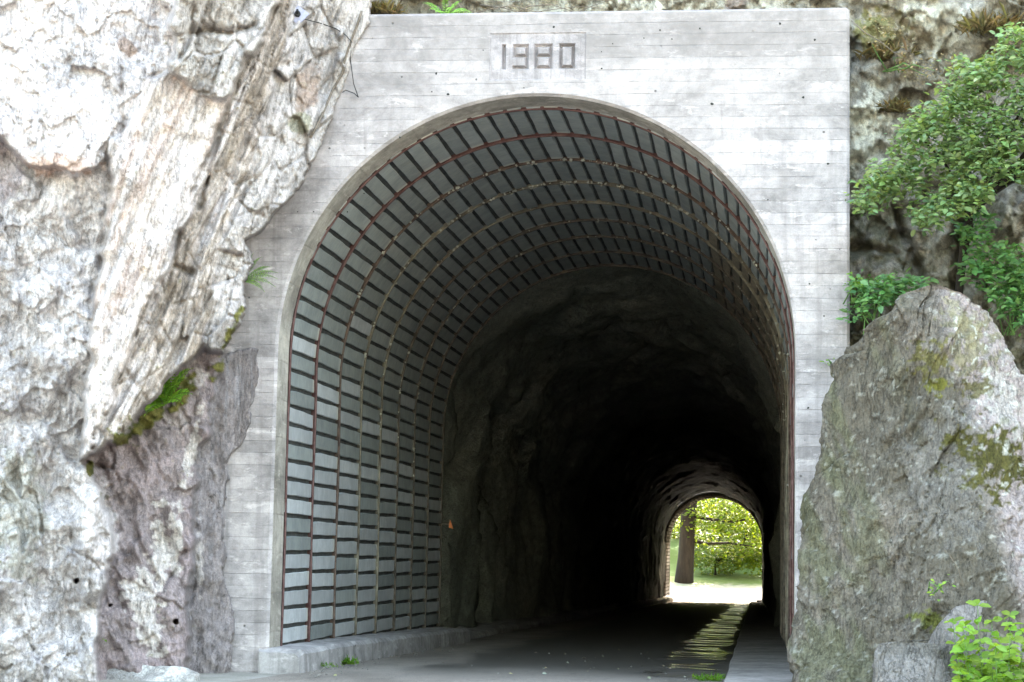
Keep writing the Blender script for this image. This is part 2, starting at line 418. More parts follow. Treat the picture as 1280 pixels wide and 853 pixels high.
# ------------------------------------------------------------------ blasted rock of the tunnel
def tunnel_tube(y0, y1, ny, rad, seed, amp, c1, c2, nudge=0.):
    P = arch(rad, 70, -.4)
    n = len(P); ys = np.linspace(y0, y1, ny)
    P = np.array(P); arc = np.linspace(0, 20, n)
    A, Y = np.meshgrid(arc, ys)
    cx = np.zeros(n); cz = np.full(n, ZS); cz = np.minimum(P[:, 1], ZS)
    nx = (P[:, 0]-cx); nz = (P[:, 1]-cz); L = np.hypot(nx, nz); nx /= L; nz /= L
    c, e = cells(A/1.5, Y/2.2, seed, .9)
    tap = ss(Y, 55, 100)
    d = amp*(1-.6*tap)*(.55*fbm(A*.45, Y*.3, o=5, seed=seed)+.5*c) + .05*fbm(A*3, Y*3, o=3, seed=seed+8) + nudge - .36*tap
    X = P[None, :, 0]+nx[None]*d; Z = P[None, :, 1]+nz[None]*d + zg(Y)
    k = .5+.5*np.clip(fbm(A*.6, Y*.35, o=4, seed=seed+20), -1, 1)
    col = lerp(np.array(c1)[None, None], np.array(c2)[None, None], k)
    col = lerp(col, np.array((.014, .0135, .012)), ss(Y, 30, 70)).reshape(-1, 3)  # rock darkened in colour with depth, against the strong bounce light near the exit
    return mesh_np('tunnel_rock', np.stack([X, Y, Z], -1).reshape(-1, 3), grid_faces(ny, n), True, col)
LB, NB = 13.6, 8
Y0L = .62
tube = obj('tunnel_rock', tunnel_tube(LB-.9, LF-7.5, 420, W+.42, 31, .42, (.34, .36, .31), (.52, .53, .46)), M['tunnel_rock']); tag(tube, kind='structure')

# dark void behind the lagging, closes the gap between portal wall and rock
def shell(name, y0, y1, rad, mat, parent):
    P = arch(rad, 48, -.3); V = [(x, y, z+float(zg(y))) for y in (y0, y1) for x, z in P]
    return obj(name, mesh_np(name, V, grid_faces(2, len(P))), mat, parent)
M['packing'] = mat_plain('grey packing between lagging', (.065, .067, .066), .95, .35, 6, .5)
M['void'] = mat_plain('dark packing behind lagging', (.03, .031, .028), .95, .4, 6, .5)

# ------------------------------------------------------------------ portal wall
portal = thing('tunnel_portal', 'pale board marked concrete portal wall with arched opening and the date 1980', 'portal')
pa, pb = at(611, 101, 0), at(733, 40, 0)
PX0, PX1, PZ0, PZ1 = pa[0], pb[0], pa[2], pb[2]
XL = -7.6; TH = Y0L
ZTL = ZT+.02
def ztop(x): return ZTL + (ZT-ZTL)*(x-XL)/(XR-XL)
xs = sorted(set([-W*math.cos(math.pi*i/96) for i in range(97)]+[PX0, PX1]))
xs = [x for k, x in enumerate(xs) if k == 0 or x-xs[k-1] > 1e-4 or x in (PX0, PX1)]
def za(x): return ZS+math.sqrt(max(0, W*W-x*x))
CH = .035
mb = MB()
def quad(x0, z0a, z0b, x1, z1a, z1b): mb.add([(x0, 0, z0a), (x1, 0, z0b), (x1, 0, z1b), (x0, 0, z1a)], [(0, 1, 2, 3)])
RO = W+CH      # the front edge of the opening is chamfered
def zo(x): return ZS+math.sqrt(max(0, RO*RO-x*x))
xs = sorted(set([-RO*math.cos(math.pi*i/96) for i in range(97)]+[PX0, PX1]))
for x0, x1 in zip(xs[:-1], xs[1:]):
    if x1-x0 < 1e-6: continue
    if x0 >= PX0-1e-6 and x1 <= PX1+1e-6:
        quad(x0, zo(x0), zo(x1), x1, PZ0, PZ0); quad(x0, PZ1, PZ1, x1, ztop(x0)-CH, ztop(x1)-CH)
    else: quad(x0, zo(x0), zo(x1), x1, ztop(x0)-CH, ztop(x1)-CH)
quad(XL, -.4, -.4, -RO, ztop(XL)-CH, ztop(-RO)-CH)
quad(RO, -.4, -.4, XR-CH, ztop(RO)-CH, ztop(XR)-CH)
# chamfers, top, right side
a, b, c, d = (XL, 0, ztop(XL)-CH), (XR-CH, 0, ztop(XR)-CH), (XR-CH, CH, ztop(XR)), (XL, CH, ztop(XL))
mb.add([a, b, c, d, (XR-CH, TH, ztop(XR)), (XL, TH, ztop(XL))], [(0, 1, 2, 3), (3, 2, 4, 5)])
mb.add([(XR-CH, 0, -.4), (XR, CH, -.4), (XR, CH, ztop(XR)-CH), (XR-CH, 0, ztop(XR)-CH), (XR, TH, -.4), (XR, TH, ztop(XR)-CH), (XR-CH, CH, ztop(XR)), (XR-CH, TH, ztop(XR))],
       [(0, 1, 2, 3), (1, 4, 5, 2), (3, 2, 6), (2, 5, 7, 6)])
wall = mb.build('wall', M['concrete'], portal)
# chamfer and soffit of the opening
Pi, Po = arch(W, 96, -.4), arch(RO, 96, -.4)
V = [(x, 0, z) for x, z in Po]+[(x, CH, z) for x, z in Pi]
obj('arch_chamfer', mesh_np('arch_chamfer', V, grid_faces(2, len(Pi)), False), M['concrete'], portal)
V = [(x, CH, z) for x, z in Pi]+[(x, TH, z) for x, z in Pi]
obj('arch_soffit', mesh_np('arch_soffit', V, grid_faces(2, len(Pi))), M['soffit'], portal)
# the date panel, digits cut into it with sloping sides
def rect_sd(x, z, x0, x1, z0, z1):
    dx = np.maximum(x0-x, x-x1); dz = np.maximum(z0-z, z-z1); return np.maximum(dx, dz)
nxp, nzp = 400, 210
gx, gz = np.meshgrid(np.linspace(PX0, PX1, nxp), np.linspace(PZ0, PZ1, nzp))
fx, fz = 611+(gx-PX0)/(PX1-PX0)*122, 101-(gz-PZ0)/(PZ1-PZ0)*61       # panel in units of about a centimetre, z down
zt, zb, zm, sw = 54., 87., 69.5, 5.4
sd = np.full(gx.shape, 9.)
def seg(x0, x1, z0, z1):
    global sd
    sd = np.minimum(sd, rect_sd(fx, fz, x0, x1, z0, z1))
seg(626.5, 632.2, zt, zb)                                              # 1
for ch, (x0, x1) in (('9', (640, 661)), ('8', (667.5, 691)), ('0', (698.5, 719.5))):
    seg(x0, x1, zt, zt+sw); seg(x0, x1, zb-sw, zb); seg(x1-sw, x1, zt, zb)
    if ch == '9': seg(x0, x0+sw, zt, zm+sw/2)
    else: seg(x0, x0+sw, zt, zb)
    if ch != '0': seg(x0, x1, zm-sw/2, zm+sw/2)
depth = .055*np.clip(-sd/2.4, 0, 1)
frame = np.minimum(np.minimum(fx-611, 733-fx), np.minimum(fz-40, 101-fz))
depth = depth+.012*ss(frame, .2, 1.2)*(1-ss(frame, 99, 100)) + .0012*vnoise(fx/1.5, fz/1.5, None, 4)
depth[0] = depth[-1] = 0; depth[:, 0] = depth[:, -1] = 0
obj('date_panel', mesh_np('date_panel', np.stack([gx, depth, gz], -1).reshape(-1, 3), grid_faces(nzp, nxp), False), M['plaque'], portal)['label'] = 'recessed panel with the cut date 1980'
# formwork tie holes
ties = [(604, 63), (692, 34), (752, 65), (766, 55), (752, 86), (805, 48), (840, 49), (825, 38), (875, 36), (975, 30), (1018, 50), (890, 130), (1004, 122), (1035, 205), (960, 250), (1020, 300),
        (500, 172), (560, 118), (455, 242), (434, 265), (392, 265), (372, 265), (655, 110), (545, 92), (540, 115), (1030, 395), (1012, 355), (1010, 510)]
hb = MB()
for k, (u, v) in enumerate(ties):
    p = at(u, v, 0); r = random.uniform(.007, .017); n = 8
    ring = [(p[0]+r*math.cos(2*math.pi*i/n)*random.uniform(.5, 1.5), -.003, p[2]+r*math.sin(2*math.pi*i/n)*random.uniform(.8, 1.2)) for i in range(n)]
    hole = MB().add(ring+[(p[0], -.0022, p[2])], [(i, (i+1) % n, n) for i in range(n)])
    hole.build('tie_hole', M['void'], portal)

# ------------------------------------------------------------------ lagging of the first stretch
lining = thing('tunnel_lining', 'ribbed lining of grey lagging panels held by rusty steel arches', 'lining', (0, 0, 0))
def mat_panel(name, c1, c2, stain, amt, rough=.6):
    t = NT(name); w = t.mapping(); oi = t.n.new('ShaderNodeObjectInfo')
    gen = t.mapping((1, 1, 1))
    add = t.n.new('ShaderNodeVectorMath'); add.operation = 'ADD'; cmb = t.n.new('ShaderNodeCombineXYZ')
    t.lk(t.math('MULTIPLY', oi.outputs['Random'], 57.), cmb.inputs[0]); t.lk(t.math('MULTIPLY', oi.outputs['Random'], 31.), cmb.inputs[1])
    t.lk(gen, add.inputs[0]); t.lk(cmb.outputs[0], add.inputs[1]); v = add.outputs[0]
    n = t.noise(v, 3, 6, .65); n2 = t.noise(v, 26, 5, .7)
    st = t.n.new('ShaderNodeMapping'); st.inputs['Scale'].default_value = (9, 1.2, 1); t.lk(v, st.inputs[0])
    n3 = t.noise(st.outputs[0], 3, 5, .6)
    c = t.mix(t.ramp(n, [(.35, 0.), (.65, 1.)]), c1, c2)
    c = t.mix(1, c, t.ramp(oi.outputs['Random'], [(0., .82), (1., 1.10)]), 'MULTIPLY')
    c = t.mix(1, c, t.ramp(n3, [(.3, .85), (.7, 1.12)]), 'MULTIPLY')
    c = t.mix(t.math('MULTIPLY', t.ramp(n2, [(.5, 0.), (.68, 1.)]), amt), c, stain)
    # lime runs along the ends next to the arches
    x = t.sep(t.mapping())[0]
    e = t.math('ABSOLUTE', x)
    em = t.math('MULTIPLY', t.ramp(t.math('ADD', e, t.math('MULTIPLY', n, .12)), [(.735, 0.), (.80, 1.)]), t.ramp(oi.outputs['Random'], [(.62, 0.), (.8, .8)]))
    c = t.mix(em, c, (.55, .54, .48))
    return t.fin(c, rough, t.bump(n2, .35, .006), .4)
M['panel'] = mat_panel('grey lagging', (.43, .445, .46), (.55, .56, .575), (.36, .35, .33), .4)
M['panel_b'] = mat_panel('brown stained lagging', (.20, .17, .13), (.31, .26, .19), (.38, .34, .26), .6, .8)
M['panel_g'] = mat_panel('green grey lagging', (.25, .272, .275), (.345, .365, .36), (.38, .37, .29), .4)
M['rib_red'] = mat_plain('red primed steel', (.12, .048, .044), .6, .3, 8, .4, 0., .4, (1, 1, 1), (.19, .11, .10))
M['rib'] = mat_plain('rusty grey steel', (.10, .085, .07), .65, .4, 9, .5, 0., .4, (1, 1, 1), (.20, .165, .13))
M['rib_mid'] = mat_plain('flaking primed steel', (.085, .055, .045), .65, .35, 8, .5, 0., .4, (1, 1, 1), (.20, .14, .11))
M['rib_tan'] = mat_plain('lime streaked steel', (.11, .085, .065), .75, .3, 3, .5, 0., .3, (1, 1, 1), (.33, .30, .23))
M['lime'] = mat_plain('lime crust', (.40, .39, .33), .9, .3, 14, .8)
PITCHP = .2425; Z0L = .30
bay = (LB-Y0L)/NB
LEN = 2*(ZS-Z0L)+math.pi*W
NR = int(round(LEN/PITCHP)); PITCHP = LEN/NR
def on_arch(s, rad):
    """point and inward normal at arc length s (measured at radius W) from the left foot"""
    h = ZS-Z0L
    if s < h: return (-rad, Z0L+s), (1, 0)
    if s > LEN-h: return (rad, Z0L+LEN-s), (-1, 0)
    a = (s-h)/W; return (-rad*math.cos(a), ZS+rad*math.sin(a)), (math.cos(a), -math.sin(a))
def panel_mesh(name, mat, bent=0., chip=0):
    L, H, T = bay-.004, .187, .055
    xs = np.linspace(-L/2, L/2, 7); vs = []; fs = []
    pr = [(-H/2, -T/2-.02), (-H/2, .019), (-H/2+.008, T/2), (H/2-.008, T/2), (H/2, .019), (H/2, -T/2-.02)]
    for i, x in enumerate(xs):
        w = .003*math.sin(i*2.1+bent*7)
        for j, (q, r) in enumerate(pr):
            vs.append((x, q+w+(bent*.02*(x/L) if j > 2 else 0)-(.02*chip if (j in (3, 4) and i in (0, 1)) else 0), r+.004*math.sin(i*1.3+j+bent*5)))
    n = len(pr)
    for i in range(len(xs)-1):
        for j in range(n-1): fs.append((i*n+j, (i+1)*n+j, (i+1)*n+j+1, i*n+j+1))
    fs.append(tuple(range(n))[::-1]); fs.append(tuple((len(xs)-1)*n+k for k in range(n)))
    me = bpy.data.meshes.new(name); me.from_pydata(vs, [], [f[::-1] for f in fs]); me.materials.append(mat); me.update(); return me
variants = {k: [panel_mesh('panel', M[k], b, c) for b, c in ((0, 0), (.6, 0), (-.5, 1), (.2, 0))] for k in ('panel', 'panel_b', 'panel_g')}
cand = []
for b in range(NB):
    for r in range(NR):
        s = (r+.5)*PITCHP
        (x, z), (nx_, nz_) = on_arch(s, W+.035+random.uniform(-.006, .008))
        y = Y0L+(b+.5)*bay; z += float(zg(y))
        tl = Vector((0, 1, 0)); nrm = Vector((nx_, 0, nz_)); tv = nrm.cross(tl)
        tw = random.gauss(0, .006)
        Mx = Matrix(((tl[0], tv[0], nrm[0], x), (tl[1], tv[1], nrm[1], y), (tl[2], tv[2], nrm[2], z), (0, 0, 0, 1))) @ Matrix.Rotation(tw, 4, 'Z')
        right = s > LEN*.62
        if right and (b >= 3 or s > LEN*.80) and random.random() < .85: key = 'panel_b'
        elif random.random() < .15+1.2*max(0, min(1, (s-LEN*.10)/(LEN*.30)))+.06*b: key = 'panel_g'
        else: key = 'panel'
        cn = proj([Mx @ Vector((a*bay/2, c*.085, .03)) for a, c in ((-1, -1), (1, -1), (1, 1), (-1, 1))])
        if cn[:, 0].max() < 340: continue
        ar = .5*abs(sum(cn[i][0]*cn[(i+1) % 4][1]-cn[(i+1) % 4][0]*cn[i][1] for i in range(4)))
        cand.append((ar, Mx, key, random.randrange(4)))
cand.sort(key=lambda q: -q[0])
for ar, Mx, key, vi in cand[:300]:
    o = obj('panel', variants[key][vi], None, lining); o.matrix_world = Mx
for key in variants:
    mb = MB()
    for ar, Mx, k2, vi in cand[300:]:
        if k2 != key: continue
        me = variants[key][vi]; mb.add([Mx @ v.co for v in me.vertices], [tuple(p.vertices) for p in me.polygons])
    if mb.v: o = mb.build('distant_panels', M[key], lining); o['kind'] = 'stuff'
# steel arches: flange and web, swept round the opening
def rib_mesh(name, y, w=.052, rad=W-.022, z0=Z0L-.02, dep=.16):
    prof = [(-w/2, 0), (w/2, 0), (w/2, .014), (.006, .02), (.006, dep), (-.006, dep), (-.006, .02), (-w/2, .014)]
    P = arch(rad, 64, z0); cz = [min(z, ZS) for x, z in P]; n = len(prof); V = []
    for (x, z), c in zip(P, cz):
        L = math.hypot(x, z-c)
        wob = .006*math.sin(z*2.3+x*1.7+y)
        for a, d in prof:
            k = (rad+d+wob)/rad
            V.append((x*k, y+a+wob, c+(z-c)*k+float(zg(y))))
    F = grid_faces(len(P), n, None, True)
    return mesh_np(name, V, F, False)
for i in range(NB+1):
    y = Y0L+i*bay + (.035 if i == 0 else 0)
    o = obj('steel_arch', rib_mesh('steel_arch', y), M['rib_red'] if i in (0, 1) else M['rib_mid'] if i == 2 else M['rib_tan'] if i in (3, 4) else M['rib'], lining)
    # lime crust and bolts clinging to some of the arches
    if i in (2, 3, 4, 5, 6):
        mb = MB()
        for k in range(150 if i in (2, 3) else 60):
            s = random.gauss(LEN*.5, LEN*.12) if i < 4 else random.uniform(.15, .8)*LEN
            (x, z), (nx_, nz_) = on_arch(min(max(s, .2), LEN-.2), W-.01)
            side = random.choice((-1, 1)); sz = random.uniform(.006, .02)
            c = Vector((x+nx_*.0, y+side*(.05+random.uniform(0, .03)), z+float(zg(y)))); ang = random.uniform(0, 3)
            Mx = Matrix.Translation(c) @ Matrix.Rotation(ang, 4, 'Y') @ Matrix.Rotation(ang*1.7, 4, 'X')
            mb.box((-sz, -sz*.6, -sz), (sz*1.2, sz*.6, sz*.8), Mx)
        mb.build('lime_crust', M['lime'], lining)['kind'] = 'stuff'
shell('packing', Y0L, LB+.2, W+.047, M['packing'], lining)
# closing ring behind the soffit
P1, P2 = arch(W-.001, 48, -.3), arch(W+.19, 48, -.3)
obj('end_ring', mesh_np('end_ring', [(x, Y0L+.004, z) for x, z in P1]+[(x, Y0L+.004, z) for x, z in P2], grid_faces(2, len(P1))), M['void'], lining)

# rough ring where the lagging ends against the rock
P1, P2 = arch(W+.1, 64, -.3), arch(W+1.2, 64, -.3)
V = [(x+.06*math.sin(z*7+x*5), LB+.12+.08*math.sin(x*6+z*3), z+float(zg(LB))) for x, z in P1]+[(x, LB-.8, z) for x, z in P2]
me = mesh_np('rock_collar', V, grid_faces(2, len(P1)), True, np.full((len(V), 3), .12))
tag(obj('rock_collar', me, M['tunnel_rock']), kind='structure')

# ------------------------------------------------------------------ left plinth, worn concrete
def lump_box(name, rings, mat, seed, amp=.012, sub=14):
    """worn block lofted through cross-sections given as lists of (x,y,z)"""
    rings = np.array(rings, float); m, n = rings.shape[:2]
    tt = np.linspace(0, m-1, (m-1)*sub+1); out = []
    for t in tt:
        i = min(int(t), m-2); out.append(rings[i]*(1-(t-i))+rings[i+1]*(t-i))
    out = np.array(out)
    per = 6; dense = []
    for k in range(n):
        a, b = out[:, k], out[:, (k+1) % n]
        for j in range(per): dense.append(a*(1-j/per)+b*j/per)
    G = np.stack(dense, 1)
    for ax, s in ((0, 1), (2, 5)):
        G[..., ax] += amp*fbm(G[..., 0]*5+G[..., 2]*3, G[..., 1]*4, o=4, seed=seed+s)
    ny, nx = G.shape[:2]; V = G.reshape(-1, 3); F = grid_faces(ny, nx, None, True)
    me = bpy.data.meshes.new(name); me.from_pydata([tuple(v) for v in V], [], [tuple(f) for f in F]+[tuple(range(nx))[::-1], tuple((ny-1)*nx+k for k in range(nx))])
    me.update(); me.materials.append(mat); return me
rings = []
for y, xr, h in ((-.10, -2.90, .22), (.02, -2.86, .27), (3, -2.80, .29), (7, -2.76, .28), (11, -2.72, .27), (13.6, -2.70, .25)):
    g = float(zg(y)); rings.append([(-3.42, y, -.3+g), (xr+.03, y, -.3+g), (xr, y, h-.05+g), (xr-.05, y, h+g), (-3.42, y, h+.02+g)])
plinth = obj('plinth', lump_box('plinth', rings, M['plinth'], 5)); tag(plinth, 'long low worn concrete plinth under the left side of the lining', 'plinth')
rings = []
for y, xr, h in ((13.75, -2.95, .10), (30, -3.05, .12), (60, -3.0, .16), (90, -2.9, .22), (LF-9, -2.8, .26), (LF-4, -2.7, .30)):
    g = float(zg(y)); rings.append([(-4.4, y, -.3+g), (xr+.03, y, -.3+g), (xr, y, h-.05+g), (xr-.06, y, h+g), (-4.4, y, h+.05+g)])
kerb = obj('rock_kerb', lump_box('rock_kerb', rings, M['plinth'], 8, .05, 24)); tag(kerb, 'rough kerb along the left foot of the dark tunnel wall', 'kerb')

# ------------------------------------------------------------------ far portal
fp = thing('tunnel_portal', 'far small bright tunnel mouth framed by a toothed lining', 'portal', (0, LF, ZF))
mb = MB()
P1, P2 = arch(W+.05, 48, -.3), arch(W+3.5, 48, -.3); n = len(P1)
mb.add([(x, .0, z) for x, z in P1]+[(x, .0, z) for x, z in P2]+[(x, -.6, z) for x, z in P1], [(i, i+1, n+i+1, n+i) for i in range(n-1)]+[(2*n+i, 2*n+i+1, i+1, i) for i in range(n-1)])
mb.build('wall', M['concrete'], fp)
for yb in (-6.6, -5.1, -3.6, -2.1, -.65):
    me = rib_mesh('steel_arch', 0, .085, W-.05, -.1); o = obj('steel_arch', me, M['rib'], fp); o.location = (0, yb, 0)
mb = MB()
for b in range(4):
    for r in range(NR):
        (x, z), (nx_, nz_) = on_arch((r+.5)*PITCHP, W+.02); tl = Vector((0, 1, 0)); nrm = Vector((nx_, 0, nz_)); tv = nrm.cross(tl)
        Mx = Matrix(((tl[0], tv[0], nrm[0], x), (tl[1], tv[1], nrm[1], -1.38-1.49*b), (tl[2], tv[2], nrm[2], z), (0, 0, 0, 1)))
        me = variants['panel'][0]; mb.add([Mx @ v.co for v in me.vertices], [tuple(p.vertices) for p in me.polygons])
mb.build('distant_panels', M['panel_b'], fp)['kind'] = 'stuff'
o = shell('packing', -8.2, -.3, W+.16, M['void'], fp)
for v in o.data.vertices: v.co.z -= float(zg(v.co.y))
mb = MB(); mb.box((-3.9, -5.4, -.2), (-2.75, .25, .32)); mb.build('plinth', M['plinth'], fp)
mb = MB(); mb.box((2.9, -5.4, -.2), (3.9, .25, .25)); mb.build('plinth', M['plinth'], fp)

# ================================================================== ROCK
def ellipse(u, v, cx, cy, rx, ry, ang=0., seed=0, wob=.35, sc=12.):
    c, s = math.cos(R(ang)), math.sin(R(ang)); a, b = (u-cx)*c+(v-cy)*s, -(u-cx)*s+(v-cy)*c
    return 1-ss(np.hypot(a/rx, b/ry)+wob*fbm(u/sc, v/sc, o=4, seed=seed), .75, 1.05)

# ------------------------------------------------------------------ cliff on the left, D = metres in front of the portal wall
du = 1.55
gu, gv = np.meshgrid(np.arange(-330, 486, du), np.arange(-110, 884, du))
wu = gu+6*fbm(gu/30, gv/30, o=4, seed=41); wv = gv+6*fbm(gu/30, gv/30, o=4, seed=46)
sA, sB = -.38*gu+.925*gv, .925*gu+.38*gv         # along and across the strata
wS = sB+7*fbm(gu/190, gv/190, o=2, seed=51)
Z = {}
Z['E'] = [(-400, -200), (300, -200), (300, 900), (-400, 900)]
Z['B'] = [(205, 60), (250, 85), (310, 90), (270, 190), (235, 260), (210, 330), (175, 410), (140, 500), (112, 574), (104, 580), (110, 500), (116, 420), (125, 330), (138, 250), (136, 180), (140, 100), (170, 70)]
Z['B2'] = [(190, -200), (345, -200), (350, 0), (335, 50), (294, 122), (250, 112), (216, 90), (200, 60)]
Z['C'] = [(345, -200), (375, -200), (362, 40), (345, 100), (330, 160), (305, 235), (285, 290), (262, 380), (250, 435), (200, 492), (150, 545), (112, 575), (140, 500), (175, 410), (210, 330), (235, 260), (262, 190), (290, 120), (325, 50), (345, 0)]
Z['D'] = [(375, -200), (490, -200), (462, 20), (442, 75), (417, 150), (377, 225), (332, 285), (314, 300), (307, 375), (290, 420), (275, 445), (250, 435), (262, 380), (285, 290), (305, 235), (330, 160), (345, 100), (362, 40)]
Z['F'] = [(104, 578), (150, 543), (200, 490), (250, 433), (278, 440), (264, 520), (248, 600), (241, 680), (233, 780), (236, 900), (120, 900), (125, 820), (130, 740), (143, 680), (131, 620)]
Z['G'] = [(275, 440), (300, 436), (326, 440), (323, 470), (318, 500), (305, 545), (286, 575), (279, 610), (279, 680), (286, 730), (293, 780), (292, 900), (235, 900), (232, 780), (240, 680), (246, 600), (262, 520)]
Z['A'] = [(-400, -200), (214, -200), (216, 0), (218, 67), (211, 88), (182, 100), (172, 118), (160, 150), (150, 175), (138, 172), (130, 195), (105, 212), (40, 205), (0, 172), (-400, 150)]
base = {'E': (60, 500, 2.9, -.35, .02), 'A': (100, 100, 2.95, -.42, .20), 'B2': (280, 40, 2.30, -.80, .15), 'B': (190, 300, 2.9, -.52, .06),
        'C': (250, 280, 2.15, -.95, .0), 'D': (350, 180, 1.02, -.95, .12), 'F': (190, 650, 1.25, -.55, .22), 'G': (262, 650, .30, -.75, .08)}
D = np.full(gu.shape, -.5); zone = np.full(gu.shape, -1); names = list(Z)
for k, nme in enumerate(names):
    m = inpoly(wu, wv, Z[nme]); u0, v0, d0, a, b = base[nme]
    if nme == 'E': m = m & (gu < 180)
    D = np.where(m, d0+a*(gu-u0)/100+b*(gv-v0)/100, D); zone[m] = k
Dsoft = blur(D, 3); tr_ = np.zeros(gu.shape); tr_[:, 1:] += zone[:, 1:] != zone[:, :-1]; tr_[1:] += zone[1:] != zone[:-1]
tr_ = np.clip(blur((tr_ > 0).astype(float), 2)*3, 0, 1)*(blur((zone < 0).astype(float), 6) < .01)
D = D*(1-.85*tr_)+Dsoft*.85*tr_
inside = {n: blur((zone == k).astype(float), 2) for k, n in enumerate(names)}
rock = zone >= 0
def zz(*n): return sum(inside[q] for q in n)
# big forms
D = D + .10*fbm(gu/110, gv/110, o=3, seed=61)*rock
D = D + zz('E')*(.16*ridge(gu/70+.3*fbm(gu/60, gv/60, seed=3), gv/190, 3, 63) + .28*np.exp(-((gu-112)/26)**2-((gv-645)/62)**2))
D = D + zz('F')*(.10*ridge((gu*.9-gv*.43)/34, (gu*.43+gv*.9)/140, 3, 66))
D = D + zz('G')*(.14*np.exp(-((gu-302)/24)**2-((gv-485)/34)**2) + .05*ridge(gu/26, gv/170, 2, 69))
D = D - zz('B')*.18*((gu-(215-.21*(gv-100)))/70)**2*.5
# slabs and blocks
c1, e1 = cells(wS/15, sA/150, 71, .9); D = D + .13*c1*zz('C') + .020*c1*zz('B')
c2, e2 = cells(wS/7, sA/85, 75, .9); D = D + .045*c2*zz('C') + .009*c2*zz('B') + .012*c2*zz('D', 'B2')
c3, e3 = cells(wS/34, sA/62, 81, 1.1); D = D + .15*c3*zz('D') + .26*c3*zz('B2') + .03*c3*zz('A')
c4, e4 = cells(wu/46, wv/40, 85, 1.0); D = D + .05*c4*zz('A') + .07*c4*zz('E') + .05*c4*zz('F')
c5, e5 = cells(wu/17, wv/22, 88, 1.0); D = D + .020*c5*zz('A') + .030*c5*zz('E') + .030*c5*zz('D', 'B2') + .018*c5*zz('F')
c6, e6 = cells((gu+10*vnoise(gu/20, gv/20))/24, gv/75, 90, .9); D = D + .06*c6*zz('E')*ss(gv, 230, 330)
# cracks and hollows
def carve(pl, w, d, wob=3):
    global D
    q = dline(gu+wob*fbm(gu/14, gv/14, o=3, seed=91), gv+wob*fbm(gu/14, gv/14, o=3, seed=94), pl)
    D = D - .62*d*np.clip(.75+.5*vnoise(gu/16, gv/16, None, 97), .1, 1.3)*np.exp(-(q/(w*.85))**1.4)
for pl, w, d in (([(322, 70), (302, 118), (276, 165), (262, 215), (248, 262)], 2.6, .30), ([(243, 40), (262, 36), (290, 42), (315, 31)], 5.5, .55), ([(243, 10), (238, 45), (224, 70)], 3.5, .3),
                 ([(214, 88), (198, 93), (180, 104), (176, 120)], 3, .15), ([(155, 84), (154, 130), (150, 178)], 3.5, .25), ([(296, 232), (318, 222)], 3.5, .32),
                 ([(310, 265), (330, 269)], 2.5, .2), ([(200, 745), (212, 726), (222, 695), (234, 688)], 2.2, .22), ([(110, 575), (126, 584)], 3, .3), ([(344, 82), (358, 78)], 2.5, .2),
                 ([(345, 150), (320, 215), (300, 270)], 2.2, .16), ([(215, 332), (225, 336), (240, 340)], 4, .3), ([(270, 335), (300, 343)], 2, .10), ([(195, 360), (170, 420)], 2.2, .16),
                 ([(88, 770), (80, 740), (92, 700), (88, 660)], 3, .2), ([(10, 430), (30, 520), (22, 600), (30, 700)], 3, .14), ([(60, 600), (52, 660), (60, 720)], 2.5, .12), ([(0, 300), (12, 230), (10, 190)], 5, .10),
                 ([(85, 755), (110, 752)], 3, .2), ([(95, 690), (118, 702), (128, 715)], 2, .18), ([(28, 24), (44, 28)], 1.5, .1), ([(240, 620), (246, 700), (236, 770)], 2.5, .14), ([(262, 590), (268, 610)], 2, .1)):
    carve(pl, w, d)
D = D - .05*np.exp(-(np.minimum(e1*15, e3*30)/1.6)**2)*zz('C', 'D', 'B2') - .04*np.exp(-(e3*34/1.6)**2)*zz('D', 'B2')
# fine relief
c7, e7 = cells(wS/4.5, sA/26, 103, 1.0); c8, e8 = cells(wu/8, wv/8, 106, 1.0)
D = D + .016*c7*zz('B', 'C', 'D', 'B2')*(.4+.6*zz('C', 'D', 'B2')) + .014*c8*zz('A', 'E', 'F') + .010*c8*zz('D', 'B2')
D = D + rock*(.040*fbm(gu/22, gv/22, o=5, seed=101)+.010*fbm(wS/5, sA/24, o=3, seed=107)) + .018*fbm(wS/9, sA/110, o=3, seed=112)*zz('B', 'C', 'D')
D = np.where(rock, np.maximum(D, .05+.0*D), D)
D = .5*D+.5*blur(D, 1)
for hu, hv, hr in ((96, 726, 3.1), (220, 777, 3.3), (138, 757, 1.9)):     # drilled holes
    D = np.where(np.hypot(gu-hu, gv-hv) < hr, D-.5, D)
# colour of the stone, plus one shadow painted in at the left edge
C = np.zeros(gu.shape+(3,)) + .4
zc = {'E': (.58, .58, .57), 'A': (.68, .67, .655), 'B2': (.52, .51, .47), 'B': (.62, .585, .54), 'C': (.54, .505, .45), 'D': (.56, .55, .52), 'F': (.36, .325, .325), 'G': (.31, .295, .295)}
for k, nme in enumerate(names): C = lerp(C, np.array(zc[nme]), inside[nme])
f1 = fbm(gu/46, gv/46, o=5, seed=121); f2 = fbm(wS/10, sA/130, o=4, seed=127); f3 = fbm(gu/9, gv/9, o=4, seed=133)
C = lerp(C, np.array((.76, .755, .74)), ss(f2, .15, .55)*zz('B', 'C')*.75)
C = lerp(C, np.array((.56, .47, .41)), ss(-f2+.3*f1, .25, .75)*zz('B')*.7)
f4 = fbm(wS/3.2, sA/70, o=3, seed=129)
C = lerp(C, np.array((.33, .295, .24)), ss(-f2, .15, .6)*zz('C')*.75)
C = C*(1+.28*f4*zz('B', 'C', 'D')+.15*f3)[..., None]
C = lerp(C, np.array((.50, .505, .51)), ss(f1+.4*f3, .3, .8)*zz('A')*.8)
vein = ridge(gu/60+.6*fbm(gu/50, gv/50, seed=9), gv/150+.4*fbm(gu/60, gv/70, seed=19), 3, 141)
